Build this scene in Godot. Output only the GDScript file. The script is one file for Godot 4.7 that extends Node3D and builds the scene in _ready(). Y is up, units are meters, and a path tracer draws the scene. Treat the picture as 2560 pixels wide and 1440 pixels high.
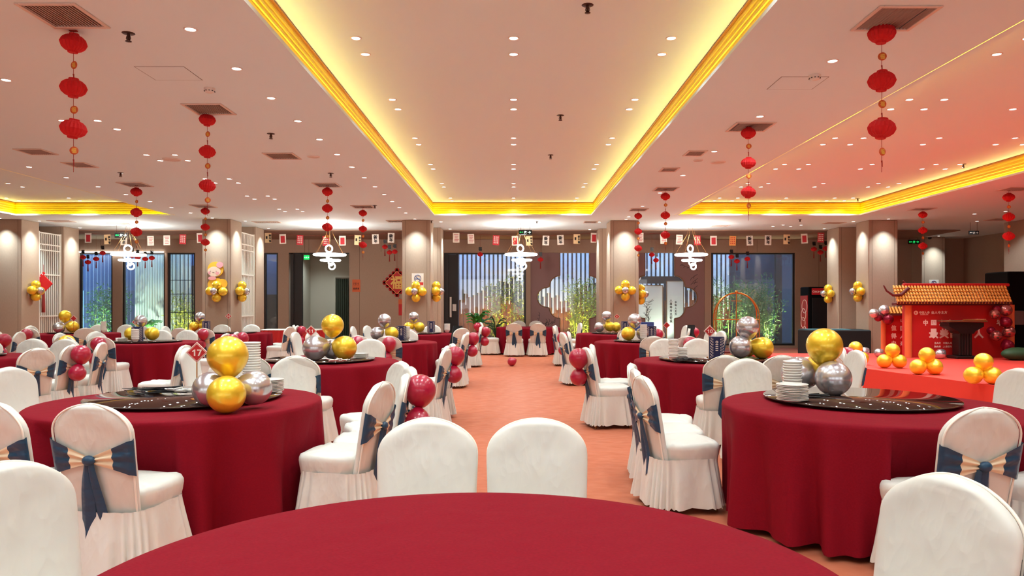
extends Node3D
# A hotel banquet hall set for an evening dinner. World: metres, y up, the hall runs along -z; the photographer stands at x = 0, z = 0.

var M := {}          # materials by name
var taken := {}      # names already used at top level
var tables := {}     # table key -> Vector2(x, depth)

const NTH := ["first", "second", "third", "fourth", "fifth", "sixth", "seventh", "eighth", "ninth", "tenth", "eleventh", "twelfth", "thirteenth", "fourteenth", "fifteenth", "sixteenth", "seventeenth", "eighteenth", "nineteenth", "twentieth", "twenty-first", "twenty-second", "twenty-third"]
const TOP := 0.75    # height of the table tops
const LOW := 3.55    # lowered ceiling
const HIGH := 3.87   # tray ceilings
const WARM := Color(0.90, 0.985, 1.0)

func _ready():
	# ---- camera -------------------------------------------------------------
	var cam := Camera3D.new()
	cam.name = "camera"
	cam.projection = Camera3D.PROJECTION_FRUSTUM
	cam.near = 0.05
	cam.far = 120.0
	cam.size = 0.05 * 1440.0 / 1850.0
	cam.frustum_offset = Vector2(-4.0, 42.0) * 0.05 / 1850.0
	cam.position = Vector3(0, 1.4, 0)
	add_child(cam)
	# ---- sky (dusk above the small garden) and exposure ---------------------
	var env := Environment.new()
	env.background_mode = Environment.BG_COLOR
	env.background_color = Color(0.36, 0.58, 0.86)
	env.background_energy_multiplier = 4.0
	env.tonemap_mode = Environment.TONE_MAPPER_LINEAR
	env.tonemap_exposure = 1.38
	env.sdfgi_enabled = true
	env.ssao_enabled = true
	env.ssil_enabled = true
	var we := WorldEnvironment.new()
	we.name = "environment"
	we.environment = env
	add_child(we)
	make_materials()
	build_shell()
	build_trays()
	build_columns()
	build_window_wall()
	build_garden()
	build_doorway()
	build_ceiling_fittings()
	build_stage()
	build_tables()
	build_chairs()
	build_tableware()
	build_hangings()
	build_wall_things()

# ============================ naming and tagging =============================
func numbered(called: String) -> String:
	if not taken.has(called):
		taken[called] = 0
		return called
	taken[called] += 1
	return "%s_%03d" % [called, taken[called]]

func tag(o: Node3D, label: String, category: String, group := "", kind := "") -> Node3D:
	o.set_meta("label", label)
	if category:
		o.set_meta("category", category)
	if group:
		o.set_meta("group", group)
	if kind:
		o.set_meta("kind", kind)
	return o

func thing(called: String, label: String, category: String, at := Vector3.ZERO, turn := 0.0, group := "") -> Node3D:
	var o := Node3D.new()
	o.name = numbered(called)
	add_child(o)
	o.position = at
	o.rotation.y = turn
	return tag(o, label, category, group)

func put(called: String, mesh: Mesh, mat: Material, parent: Node = self, at := Vector3.ZERO, rot := Vector3.ZERO) -> MeshInstance3D:
	var o := MeshInstance3D.new()
	o.name = numbered(called) if parent == self else called
	o.mesh = mesh
	o.material_override = mat
	parent.add_child(o, true)
	o.position = at
	o.rotation = rot
	return o

func struct(called: String, mesh: Mesh, mat: Material, parent: Node = self) -> MeshInstance3D:
	var o := put(called, mesh, mat, parent)
	if parent == self:
		o.set_meta("kind", "structure")
		o.set_meta("label", called.replace("_", " ") + " of the banquet hall interior")
	return o

func copy(src: Node3D, at: Vector3, turn: float, label := "", group := "") -> Node3D:
	var o: Node3D = src.duplicate()
	o.name = numbered(String(src.get_meta("base", src.name)))
	add_child(o)
	o.position = at
	o.rotation.y = turn
	if label:
		o.set_meta("label", label)
	if group:
		o.set_meta("group", group)
	return o

# ============================ mesh helpers ===================================
func mb() -> SurfaceTool:
	var st := SurfaceTool.new()
	st.begin(Mesh.PRIMITIVE_TRIANGLES)
	return st

func done(st: SurfaceTool) -> ArrayMesh:
	st.generate_normals()
	st.index()
	return st.commit()

func tri(st: SurfaceTool, a: Vector3, b: Vector3, c: Vector3):
	st.add_vertex(a)
	st.add_vertex(b)
	st.add_vertex(c)

func quad(st: SurfaceTool, a: Vector3, b: Vector3, c: Vector3, d: Vector3):
	tri(st, a, b, c)
	tri(st, a, c, d)

# rows of points; wrap closes every row on itself. Faces look to the left of (next column, next row) as seen when flip is false.
func skin(st: SurfaceTool, rows: Array, wrap := false, flip := false, smooth := 0):
	st.set_smooth_group(smooth)
	for i in rows.size() - 1:
		var a: PackedVector3Array = rows[i]
		var b: PackedVector3Array = rows[i + 1]
		var n := a.size()
		for j in (n if wrap else n - 1):
			var k := (j + 1) % n
			if flip:
				quad(st, a[j], a[k], b[k], b[j])
			else:
				quad(st, a[j], b[j], b[k], a[k])

func lathe(st: SurfaceTool, prof: Array, n := 24, at := Vector3.ZERO, basis := Basis.IDENTITY, smooth := 0):
	var rows := []
	for p in prof:
		var r := PackedVector3Array()
		for j in n:
			var a := TAU * j / n
			r.append(at + basis * Vector3(p[0] * cos(a), p[1], p[0] * sin(a)))
		rows.append(r)
	skin(st, rows, true, true, smooth)

func box(st: SurfaceTool, c: Vector3, s: Vector3, basis := Basis.IDENTITY):
	st.set_smooth_group(-1)
	var h := s * 0.5
	for ax in 3:
		for sg in [-1.0, 1.0]:
			var n := Vector3.ZERO
			n[ax] = sg
			var u := Vector3.ZERO
			u[(ax + 1) % 3] = 1.0
			var v := Vector3.ZERO
			v[(ax + 2) % 3] = 1.0
			var p := [n - u - v, n + u - v, n + u + v, n - u + v]
			if sg > 0:
				p.reverse()
			quad(st, c + basis * (p[0] * h), c + basis * (p[1] * h), c + basis * (p[2] * h), c + basis * (p[3] * h))

# a box with chamfered edges
func cbox(st: SurfaceTool, c: Vector3, s: Vector3, b := 0.01, basis := Basis.IDENTITY):
	st.set_smooth_group(-1)
	var h := s * 0.5
	var rows := []
	for lv in [[-h.y, b], [-h.y + b, 0.0], [h.y - b, 0.0], [h.y, b]]:
		var k: float = lv[1]
		var r := PackedVector3Array()
		for q in [[-1, -1, 1, 0], [1, -1, 0, 1], [1, 1, -1, 0], [-1, 1, 0, -1]]:
			var sx: float = q[0]
			var sz: float = q[1]
			var dx: float = q[2]
			var dz: float = q[3]
			var co := Vector3(sx * (h.x - k), lv[0], sz * (h.z - k))
			# two points per corner, in the order of the walk round the box
			var e1 := Vector3(0, 0, -sz * b) if dx != 0 else Vector3(-sx * b, 0, 0)
			var e2 := Vector3(dx * b, 0, 0) if dx != 0 else Vector3(0, 0, dz * b)
			r.append(c + basis * (co + e1))
			r.append(c + basis * (co + e2))
		rows.append(r)
	skin(st, rows, true, true, -1)
	for e in [0, 3]:
		var r: PackedVector3Array = rows[e]
		for j in range(1, 7):
			if e == 0:
				tri(st, r[0], r[j + 1], r[j])
			else:
				tri(st, r[0], r[j], r[j + 1])

func bx(c: Vector3, s: Vector3, b := 0.0) -> ArrayMesh:
	var st := mb()
	if b > 0.0:
		cbox(st, c, s, b)
	else:
		box(st, c, s)
	return done(st)

func tube(st: SurfaceTool, pts: Array, r: float, n := 8, r2 := -1.0, closed := false):
	var rows := []
	var side := Vector3.ZERO
	for i in pts.size():
		var a: Vector3 = pts[max(i - 1, 0)] if not closed else pts[(i - 1 + pts.size()) % pts.size()]
		var b: Vector3 = pts[min(i + 1, pts.size() - 1)] if not closed else pts[(i + 1) % pts.size()]
		var t := (b - a).normalized()
		if side == Vector3.ZERO:
			side = t.cross(Vector3(0, 0, 1) if absf(t.y) > 0.9 else Vector3.UP).normalized()
		side = (side - t * side.dot(t)).normalized()
		var up := side.cross(t)
		var rr := r if r2 < 0.0 else lerpf(r, r2, float(i) / (pts.size() - 1))
		var row := PackedVector3Array()
		for j in n:
			var g := TAU * j / n
			row.append(pts[i] + (side * cos(g) + up * sin(g)) * rr)
		rows.append(row)
	if closed:
		rows.append(rows[0])
	skin(st, rows, true, true)
	if not closed:
		for e in [0, rows.size() - 1]:
			var row: PackedVector3Array = rows[e]
			st.set_smooth_group(-1)
			for j in range(1, n - 1):
				if e == 0:
					tri(st, row[0], row[j + 1], row[j])
				else:
					tri(st, row[0], row[j], row[j + 1])

# a flat outline in the xy plane given thickness along z
func prism(st: SurfaceTool, poly: PackedVector2Array, z0: float, z1: float, basis := Basis.IDENTITY, at := Vector3.ZERO):
	st.set_smooth_group(-1)
	if Geometry2D.is_polygon_clockwise(poly):
		poly.reverse()
	var ix := Geometry2D.triangulate_polygon(poly)
	for k in range(0, ix.size(), 3):
		var p := [poly[ix[k]], poly[ix[k + 1]], poly[ix[k + 2]]]
		if (p[1] - p[0]).cross(p[2] - p[0]) < 0:
			p.reverse()
		tri(st, at + basis * Vector3(p[0].x, p[0].y, z1), at + basis * Vector3(p[2].x, p[2].y, z1), at + basis * Vector3(p[1].x, p[1].y, z1))
		tri(st, at + basis * Vector3(p[0].x, p[0].y, z0), at + basis * Vector3(p[1].x, p[1].y, z0), at + basis * Vector3(p[2].x, p[2].y, z0))
	for k in poly.size():
		var a := poly[k]
		var b := poly[(k + 1) % poly.size()]
		quad(st, at + basis * Vector3(a.x, a.y, z0), at + basis * Vector3(a.x, a.y, z1), at + basis * Vector3(b.x, b.y, z1), at + basis * Vector3(b.x, b.y, z0))

func ring_pts(r: float, n: int, at := Vector3.ZERO, basis := Basis.IDENTITY) -> Array:
	var out := []
	for j in n:
		var a := TAU * j / n
		out.append(at + basis * Vector3(cos(a) * r, 0, sin(a) * r))
	return out

# brush-stroke characters on a 16 x 16 field, y down
const GLYPH := {
	"中": "2,4 14,4 14,10 2,10 2,4|8,0 8,16",
	"国": "1,1 15,1 15,15 1,15 1,1|4,4 12,4|4,8 12,8|4,12 12,12|8,4 8,12|10,9 11,11",
	"人": "8,1 8,5 6,10 1,15|8,5 10,10 15,15",
	"寿": "3,2 13,2|4,5 12,5|1,8 15,8|8,0 7,6 2,13|4,11 14,11|11,9 11,15 9,15|6,12 8,14",
	"最": "4,0 12,0 12,5 4,5 4,0|4,2.5 12,2.5|1,7 15,7|3,7 3,14|7,7 7,15|3,9.5 7,9.5|3,12 7,12|1,14.5 8,13|9,9 14,9 12,12 8,15.5|9.5,10 15,15.5",
	"美": "5,0 6,2|11,0 10,2|2,3 14,3|3,5 13,5|1,7.5 15,7.5|8,3 8,9|2,10 14,10|8,9 7,12 1,15.5|8,10.5 15,15.5",
	"年": "4,0 2,4|3,3 14,3|4,7 13,7|4,7 4,11|1,11 15,11|9,3 9,16",
	"值": "4,0 1,7|3,5 3,16|6,2 15,2|10,0 10,4|7,4 14,4 14,13 7,13 7,4|7,7 14,7|7,10 14,10|5,15 16,15",
	"得": "4,0 1,4|5,4 1,9|3,7 3,16|7,1 14,1 14,6 7,6 7,1|7,3.5 14,3.5|6,8.5 15,8.5|6,11 16,11|12,8.5 12,16 10,15|8,12 9.5,14",
	"福": "3,0 4,2|1,4 6,4 1,10|4,7 4,16|5,8 6.5,10|7,1 15,1|8,3 14,3 14,7 8,7 8,3|7,9 15,9 15,16 7,16 7,9|11,9 11,16|7,12.5 15,12.5",
	"新": "4,0 5,2|1,3 8,3|2,5 3,7|7,5 6,7|0,8 9,8|1,11 8,11|4.5,8 4.5,16|4,12 1,15|5,12 8,14|14,0 10,2 10,9 9,15|10,7 16,7|13,7 13,16",
	"主": "7,0 9,2|3,4 13,4|4,9 12,9|1,15 15,15|8,4 8,15",
	"办": "2,5 12,5 11,14 9,13|7,1 6,8 1,15|2,8 1,11|14,8 15,11",
	"方": "7,0 9,2|1,4 15,4|6,4 5,9 1,15|6,8 12,8 11,15 9,14",
	"协": "3,0 3,16|1,5 5,5|6,5 13,5 12,14 10,13|9,1 8,9 5,15|7,8 6,11|14,8 15,11",
	"安": "7,0 9,2|2,5 2,3 14,3 14,5|1,9 15,9|7,5 4,11 13,15|11,9 8,13 2,16",
	"全": "8,0 1,7|8,0 15,7|4,8 12,8|4,11 12,11|1,15 15,15|8,8 8,15",
	"出": "8,0 8,15|3,2 3,7 13,7 13,2|2,9 2,15 14,15 14,9",
	"口": "3,3 13,3 13,14 3,14 3,3",
	"请": "3,1 4,3|1,6 4,6 4,13 6,12|7,2 15,2|8,4 14,4|6,6.5 16,6.5|11,0 11,6.5|8,9 14,9 14,16 12,15|8,9 8,16|8,11 14,11|8,13 14,13",
	"勿": "5,0 3,5 1,8|4,4 13,4 12,14 10,13|7,4 6,8 3,11|10,4 8,11 4,15",
	"金": "8,0 1,6|8,0 15,6|4,7 12,7|2,10 14,10|8,7 8,15|4,12 5,14|12,12 11,14|1,15.5 15,15.5",
}

func glyph(st: SurfaceTool, ch: String, at: Vector3, size: float, w: float, basis := Basis.IDENTITY, depth := 0.004):
	if not GLYPH.has(ch):
		return
	var nth := 0
	for stroke in String(GLYPH[ch]).split("|"):
		var pts := []
		for p in stroke.split(" "):
			var q := p.split(",")
			pts.append(Vector2(q[0].to_float() / 16.0, 1.0 - q[1].to_float() / 16.0) * size)
		for i in pts.size() - 1:
			bar2(st, pts[i], pts[i + 1], w, at, basis, depth + 0.00035 * nth)
			nth += 1

func bar2(st: SurfaceTool, a: Vector2, b: Vector2, w: float, at: Vector3, basis := Basis.IDENTITY, depth := 0.004):
	var d := (b - a).normalized() * w * 0.5
	var n := Vector2(-d.y, d.x)
	prism(st, PackedVector2Array([a - d + n, b + d + n, b + d - n, a - d - n]), 0.0, depth, basis, at)

func words_down(st: SurfaceTool, s: String, at: Vector3, size: float, w: float, step: float, basis := Basis.IDENTITY):
	for i in s.length():
		glyph(st, s[i], at + basis * Vector3(0, -i * step, 0), size, w, basis)

func words_across(st: SurfaceTool, s: String, at: Vector3, size: float, w: float, step: float, basis := Basis.IDENTITY):
	for i in s.length():
		glyph(st, s[i], at + basis * Vector3(i * step, 0, 0), size, w, basis)

func lettering(s: String, height: float, bold := true, depth := 0.003) -> TextMesh:
	var t := TextMesh.new()
	var f := SystemFont.new()
	f.font_names = PackedStringArray(["Droid Sans"])
	f.font_weight = 700 if bold else 400
	t.font = f
	t.text = s
	t.font_size = 32
	t.pixel_size = height / 23.0
	t.depth = depth
	t.curve_step = 2.0
	return t

# ============================ materials ======================================
func noise_tex(seed_no: int, freq: float, normal := false, bump := 4.0, lo := Color.BLACK, hi := Color.WHITE, size := 256, octaves := 4, warp := false, ridged := false) -> NoiseTexture2D:
	var n := FastNoiseLite.new()
	n.seed = seed_no
	n.frequency = freq
	n.fractal_octaves = octaves
	if ridged:
		n.fractal_type = FastNoiseLite.FRACTAL_RIDGED
	n.domain_warp_enabled = warp
	n.domain_warp_amplitude = 25.0
	var t := NoiseTexture2D.new()
	t.noise = n
	t.width = size
	t.height = size
	t.seamless = true
	t.as_normal_map = normal
	t.bump_strength = bump
	if not normal:
		var g := Gradient.new()
		g.set_color(0, lo)
		g.set_color(1, hi)
		t.color_ramp = g
	return t

func mat(key: String, c: Color, rough := 0.6, metal := 0.0) -> StandardMaterial3D:
	var m := StandardMaterial3D.new()
	m.resource_name = key
	m.albedo_color = c
	m.roughness = rough
	m.metallic = metal
	M[key] = m
	return m

func glow(key: String, c: Color, e: float) -> StandardMaterial3D:
	var m := mat(key, c, 0.4)
	m.emission_enabled = true
	m.emission = c
	m.emission_energy_multiplier = e
	return m

func c8(r: int, g: int, b: int) -> Color:
	return Color8(r, g, b)

func wrap3(m: StandardMaterial3D, scale: Vector3, world := false):
	m.uv1_triplanar = true
	m.uv1_world_triplanar = world
	m.uv1_scale = scale

func make_materials():
	var m := mat("ceiling_paint", c8(232, 250, 254), 0.9)
	m = mat("floor_vinyl", Color.WHITE, 0.34)
	m.albedo_texture = noise_tex(3, 0.02, false, 0, c8(184, 102, 74), c8(198, 118, 90), 512, 5, true)
	m.roughness_texture = noise_tex(5, 0.03, false, 0, Color(0.38, 0.38, 0.38), Color(0.55, 0.55, 0.55), 256, 4)
	m.roughness = 1.0
	m.metallic_specular = 0.14
	wrap3(m, Vector3(0.5, 0.5, 0.9), true)
	m = mat("wall_fabric", Color.WHITE, 0.85)
	m.albedo_texture = noise_tex(8, 0.2, false, 0, c8(173, 149, 129), c8(179, 155, 135), 256, 3)
	wrap3(m, Vector3(0.6, 0.25, 0.6), true)
	mat("wall_joint", c8(120, 98, 82), 0.8)
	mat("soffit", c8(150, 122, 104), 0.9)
	mat("mauve_panel", c8(150, 118, 116), 0.8)
	mat("gold_paint", c8(255, 224, 8), 0.42)
	mat("gold_trim", c8(176, 118, 40), 0.4, 0.4)
	m = mat("satin_white", c8(224, 221, 212), 0.42)
	m.rim_enabled = true
	m.rim = 0.25
	m.rim_tint = 0.3
	m.normal_enabled = true
	m.normal_scale = 0.3
	m.normal_texture = noise_tex(21, 0.007, true, 9.0, Color.BLACK, Color.WHITE, 512, 3, false, true)
	wrap3(m, Vector3(1.6, 0.8, 1.6))
	m = mat("satin_edge", c8(248, 240, 226), 0.5)
	m = mat("sash_navy", c8(26, 66, 94), 0.36)
	m.rim_enabled = true
	m.rim = 0.35
	m.rim_tint = 0.5
	m.normal_enabled = true
	m.normal_scale = 0.5
	m.normal_texture = noise_tex(23, 0.02, true, 7.0, Color.BLACK, Color.WHITE, 256, 2)
	wrap3(m, Vector3(2, 5, 2))
	mat("sash_cream", c8(236, 214, 180), 0.45)
	mat("bronze_leg", c8(150, 104, 52), 0.4, 0.7)
	m = mat("wine_cloth", Color.WHITE, 0.8)
	m.albedo_texture = noise_tex(31, 0.35, false, 0, c8(124, 13, 29), c8(137, 18, 35), 256, 2)
	m.metallic_specular = 0.2
	m.normal_enabled = true
	m.normal_scale = 0.18
	m.normal_texture = noise_tex(32, 0.015, true, 5.0, Color.BLACK, Color.WHITE, 256, 3, true)
	wrap3(m, Vector3(0.9, 0.9, 0.9))
	mat("table_wood", c8(120, 84, 56), 0.6)
	m = mat("turntable_glass", c8(62, 38, 32), 0.04)
	m.metallic_specular = 0.9
	mat("turntable_edge", c8(70, 60, 54), 0.1, 0.3)
	m = mat("balloon_gold", c8(255, 216, 58), 0.34, 0.6)
	m.clearcoat_enabled = true
	m.clearcoat = 0.6
	m.clearcoat_roughness = 0.12
	m = mat("balloon_silver", c8(212, 212, 216), 0.24, 0.8)
	m.clearcoat_enabled = true
	m.clearcoat = 0.5
	m.clearcoat_roughness = 0.08
	m = mat("balloon_raspberry", c8(178, 18, 58), 0.28)
	m.clearcoat_enabled = true
	m.clearcoat = 0.5
	m.clearcoat_roughness = 0.1
	m = mat("balloon_rose", c8(196, 128, 124), 0.18, 0.85)
	m = mat("balloon_maroon", c8(140, 22, 50), 0.22, 0.5)
	mat("china", c8(244, 240, 232), 0.18)
	mat("black_lacquer", c8(18, 15, 16), 0.4)
	mat("grille_white", c8(226, 206, 192), 0.6)
	mat("grille_dark", c8(70, 48, 42), 0.9)
	mat("grille_slat", c8(186, 160, 146), 0.6)
	m = mat("paper_red", c8(214, 22, 28), 0.75)
	m.backlight_enabled = true
	m.backlight = Color(0.25, 0.01, 0.01)
	mat("cord_red", c8(150, 40, 34), 0.8)
	mat("charm_orange", c8(214, 96, 40), 0.5)
	mat("charm_gold", c8(240, 190, 80), 0.4)
	mat("brass", c8(214, 150, 84), 0.2, 0.9)
	mat("bronze_trim", c8(140, 106, 70), 0.35, 0.6)
	mat("dark_frame", c8(40, 38, 38), 0.5)
	m = mat("pane", Color(0.92, 0.98, 0.96, 0.08), 0.02)
	m.transparency = BaseMaterial3D.TRANSPARENCY_ALPHA
	mat("slat_white", c8(226, 232, 232), 0.6)
	m = mat("pale_board", Color.WHITE, 0.8)
	m.albedo_texture = noise_tex(43, 0.06, false, 0, c8(128, 120, 92), c8(176, 168, 136), 256, 4)
	wrap3(m, Vector3(3, 0.4, 3), true)
	mat("dark_teal", c8(40, 60, 74), 0.5)
	m = mat("slat_wood", Color.WHITE, 0.7)
	m.albedo_texture = noise_tex(41, 0.05, false, 0, c8(104, 56, 28), c8(134, 78, 42), 256, 4)
	wrap3(m, Vector3(3, 0.3, 3), true)
	mat("garden_render", c8(112, 112, 110), 0.9)
	mat("garden_soil", c8(50, 44, 36), 0.95)
	mat("fluted_pale", c8(206, 216, 206), 0.6)
	mat("blue_panel", c8(110, 132, 160), 0.6)
	for q in [["leaf_green", 70, 118, 62], ["leaf_yellow", 160, 176, 60], ["leaf_dark", 44, 84, 50], ["leaf_fresh", 84, 168, 60]]:
		m = mat(q[0], c8(q[1], q[2], q[3]), 0.55)
		m.backlight_enabled = true
		m.backlight = Color(0.12, 0.2, 0.04)
	mat("bamboo_cane", c8(134, 150, 84), 0.5)
	mat("bark", c8(150, 138, 112), 0.9)
	mat("stage_red", c8(226, 60, 46), 0.75)
	mat("gate_red", c8(196, 26, 26), 0.6)
	mat("gate_dark", c8(96, 26, 24), 0.6)
	mat("gate_orange", c8(226, 116, 62), 0.6)
	m = mat("roof_tile", Color.WHITE, 0.5)
	m.albedo_texture = noise_tex(51, 0.12, false, 0, c8(206, 128, 40), c8(240, 172, 72), 128, 2)
	wrap3(m, Vector3(4, 4, 4), true)
	mat("print_white", c8(250, 226, 214), 0.7)
	mat("paper_white", c8(238, 226, 214), 0.8)
	mat("paper_cream", c8(240, 206, 158), 0.8)
	mat("paper_orange", c8(226, 150, 80), 0.8)
	mat("print_red", c8(190, 44, 52), 0.8)
	mat("print_black", c8(40, 30, 30), 0.8)
	mat("print_navy", c8(32, 30, 74), 0.7)
	mat("print_blue", c8(60, 84, 150), 0.7)
	mat("pink_board", c8(246, 170, 176), 0.7)
	mat("yellow_board", c8(244, 190, 60), 0.7)
	mat("skin_board", c8(250, 222, 200), 0.7)
	mat("curtain_dark", c8(58, 62, 48), 0.85)
	mat("corridor_wall", c8(176, 166, 150), 0.85)
	mat("black_cloth", c8(18, 18, 20), 0.85)
	mat("teal_cloth", c8(70, 120, 130), 0.6)
	mat("speaker_black", c8(10, 10, 11), 0.6).metallic_specular = 0.2
	mat("speaker_grey", c8(96, 88, 80), 0.7)
	mat("plastic_white", c8(232, 226, 218), 0.4)
	mat("sprinkler_metal", c8(70, 46, 38), 0.4, 0.6)
	mat("lattice_white", c8(236, 232, 220), 0.6)
	mat("fridge_red", c8(196, 30, 38), 0.35)
	mat("ceramic_blue", c8(40, 60, 130), 0.2)
	glow("fill_glow", Color(0.94, 0.98, 1.0), 0.5)
	glow("led_white", Color(1.0, 0.97, 0.92), 7.0)
	glow("led_tube", Color(1.0, 0.99, 0.97), 5.0)
	glow("led_amber", Color(1.0, 0.88, 0.5), 2.0)
	glow("sign_green", Color(0.1, 0.75, 0.35), 1.2)
	glow("sign_white", Color(0.85, 1.0, 0.92), 1.2)

# ============================ the hall =======================================
const XL := -16.5
const XR := 14.6
const ZN := 7.0      # behind the photographer
const ZB := -24.0    # window wall

func slab(st: SurfaceTool, x0: float, x1: float, y0: float, y1: float, z0: float, z1: float):
	box(st, Vector3((x0 + x1) / 2, (y0 + y1) / 2, (z0 + z1) / 2), Vector3(absf(x1 - x0), absf(y1 - y0), absf(z1 - z0)))

func one(x0: float, x1: float, y0: float, y1: float, z0: float, z1: float) -> ArrayMesh:
	var st := mb()
	slab(st, x0, x1, y0, y1, z0, z1)
	return done(st)

# trays: x0, x1, near z, far z
const FILL_PANES := [[-11.0, -6.5], [-5.5, -1.0], [0.0, 4.5], [5.5, 10.0]]  # x spans of the added glowing panes behind the camera
const FILL_ENERGY := 2.6
# air grilles in the lowered ceiling: x, depth, width, length
const VENTS := [[-3.34, 5.5, 0.44, 0.47], [-3.34, 8.12, 0.44, 0.45], [-3.34, 10.68, 0.44, 0.46], [-3.34, 13.25, 0.44, 0.46], [-3.3, 16.2, 0.46, 0.45], [-6.7, 10.38, 0.4, 0.4], [-6.65, 11.35, 0.36, 0.42], [-6.75, 13.2, 0.45, 0.48], [-6.75, 16.1, 0.45, 0.46], [2.86, 5.55, 0.46, 0.48], [2.86, 8.93, 0.48, 0.46], [2.57, 10.48, 0.28, 0.36], [2.47, 11.75, 0.28, 0.34], [2.82, 13.72, 0.42, 0.46], [2.82, 16.7, 0.40, 0.42], [9.15, 16.6, 0.5, 0.4], [9.3, 13.7, 0.5, 0.45], [12.2, 18.6, 0.5, 0.5], [-3.0, 19.0, 0.5, 0.4], [2.0, 19.2, 0.36, 0.4], [5.6, 20.1, 0.5, 0.35], [8.4, 19.4, 0.5, 0.4], [-10.4, 19.6, 0.6, 0.4], [-6.4, 19.2, 0.7, 0.35], [-11.6, 19.0, 0.6, 0.35]]
const TRAYS := [[-1.97, 1.93, 4.5, -17.82], [3.85, 8.36, 4.5, -17.82], [-12.0, -8.1, 4.5, -17.82]]

func build_shell():
	struct("floor", one(XL, XR, -0.2, 0.0, ZN, ZB - 0.25), M.floor_vinyl)
	var nw := mb()
	slab(nw, XL - 0.2, XR + 0.2, 3.3, 4.1, ZN, ZN + 0.2)
	slab(nw, XL - 0.2, XR + 0.2, 0, 0.6, ZN, ZN + 0.2)
	var px := XL - 0.2
	for q in FILL_PANES:
		slab(nw, px, q[0], 0.6, 3.3, ZN, ZN + 0.2)
		px = q[1]
	slab(nw, px, XR + 0.2, 0.6, 3.3, ZN, ZN + 0.2)
	struct("wall_near", done(nw), M.wall_fabric)
	# added glowing panes behind the photographer: fill light for chair fronts and ceiling
	for q in FILL_PANES:
		var g := struct("window_9", one(q[0], q[1], 0.6, 3.3, ZN + 0.1, ZN + 0.12), M.fill_glow)
		g.set_meta("label", "added glowing fill pane behind the photographer")
		var al := AreaLight3D.new()
		al.name = "fill_light"
		al.area_size = Vector2(q[1] - q[0], 2.7)
		al.light_color = Color(0.94, 0.98, 1.0)
		al.light_energy = FILL_ENERGY
		al.shadow_enabled = true
		add_child(al, true)
		al.position = Vector3((q[0] + q[1]) / 2, 1.95, ZN + 0.08)
	struct("wall_west", one(XL - 0.2, XL, 0, 4.1, ZN, ZB - 0.2), M.wall_fabric)
	struct("wall_east", one(XR, XR + 0.2, 0, 4.1, ZN, ZB - 0.2), M.wall_fabric)
	struct("ceiling", one(XL, XR, HIGH, HIGH + 0.15, ZN, ZB - 0.2), M.ceiling_paint)
	# the lowered ceiling: solid bands between the trays
	var xs := [XL, -12.0, -8.1, -1.97, 1.93, 3.85, 8.36, XR]
	var st := mb()
	for i in 4:
		pierced(st, xs[i * 2], xs[i * 2 + 1], 4.5, -17.82)
	pierced(st, XL, XR, -17.82, -21.2)
	slab(st, XL, XR, LOW, HIGH, ZN, 4.5)
	struct("ceiling", done(st), M.ceiling_paint)
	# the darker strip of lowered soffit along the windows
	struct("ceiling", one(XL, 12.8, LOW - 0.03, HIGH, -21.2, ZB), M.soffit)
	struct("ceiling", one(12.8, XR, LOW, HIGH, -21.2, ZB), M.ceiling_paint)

# a slab of lowered ceiling with the duct openings left out
func pierced(st: SurfaceTool, x0: float, x1: float, zn: float, zf: float):
	var xs := [x0, x1]
	var zs := [zn, zf]
	var holes := []
	for v in VENTS:
		var w: float = v[2] - 0.06
		var l: float = v[3] - 0.06
		if v[0] > x0 and v[0] < x1 and -v[1] < zn and -v[1] > zf:
			holes.append(Rect2(v[0] - w / 2, -v[1] - l / 2, w, l))
			xs += [v[0] - w / 2, v[0] + w / 2]
			zs += [-v[1] - l / 2, -v[1] + l / 2]
	xs.sort()
	zs.sort()
	for j in zs.size() - 1:
		var from: float = xs[0]
		var zm: float = (zs[j] + zs[j + 1]) / 2
		for i in xs.size() - 1:
			var open := false
			for h in holes:
				open = open or h.has_point(Vector2((xs[i] + xs[i + 1]) / 2, zm))
			if open:
				slab(st, from, xs[i], LOW, HIGH, zs[j], zs[j + 1])
				from = xs[i + 1]
		slab(st, from, xs[-1], LOW, HIGH, zs[j], zs[j + 1])

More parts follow.
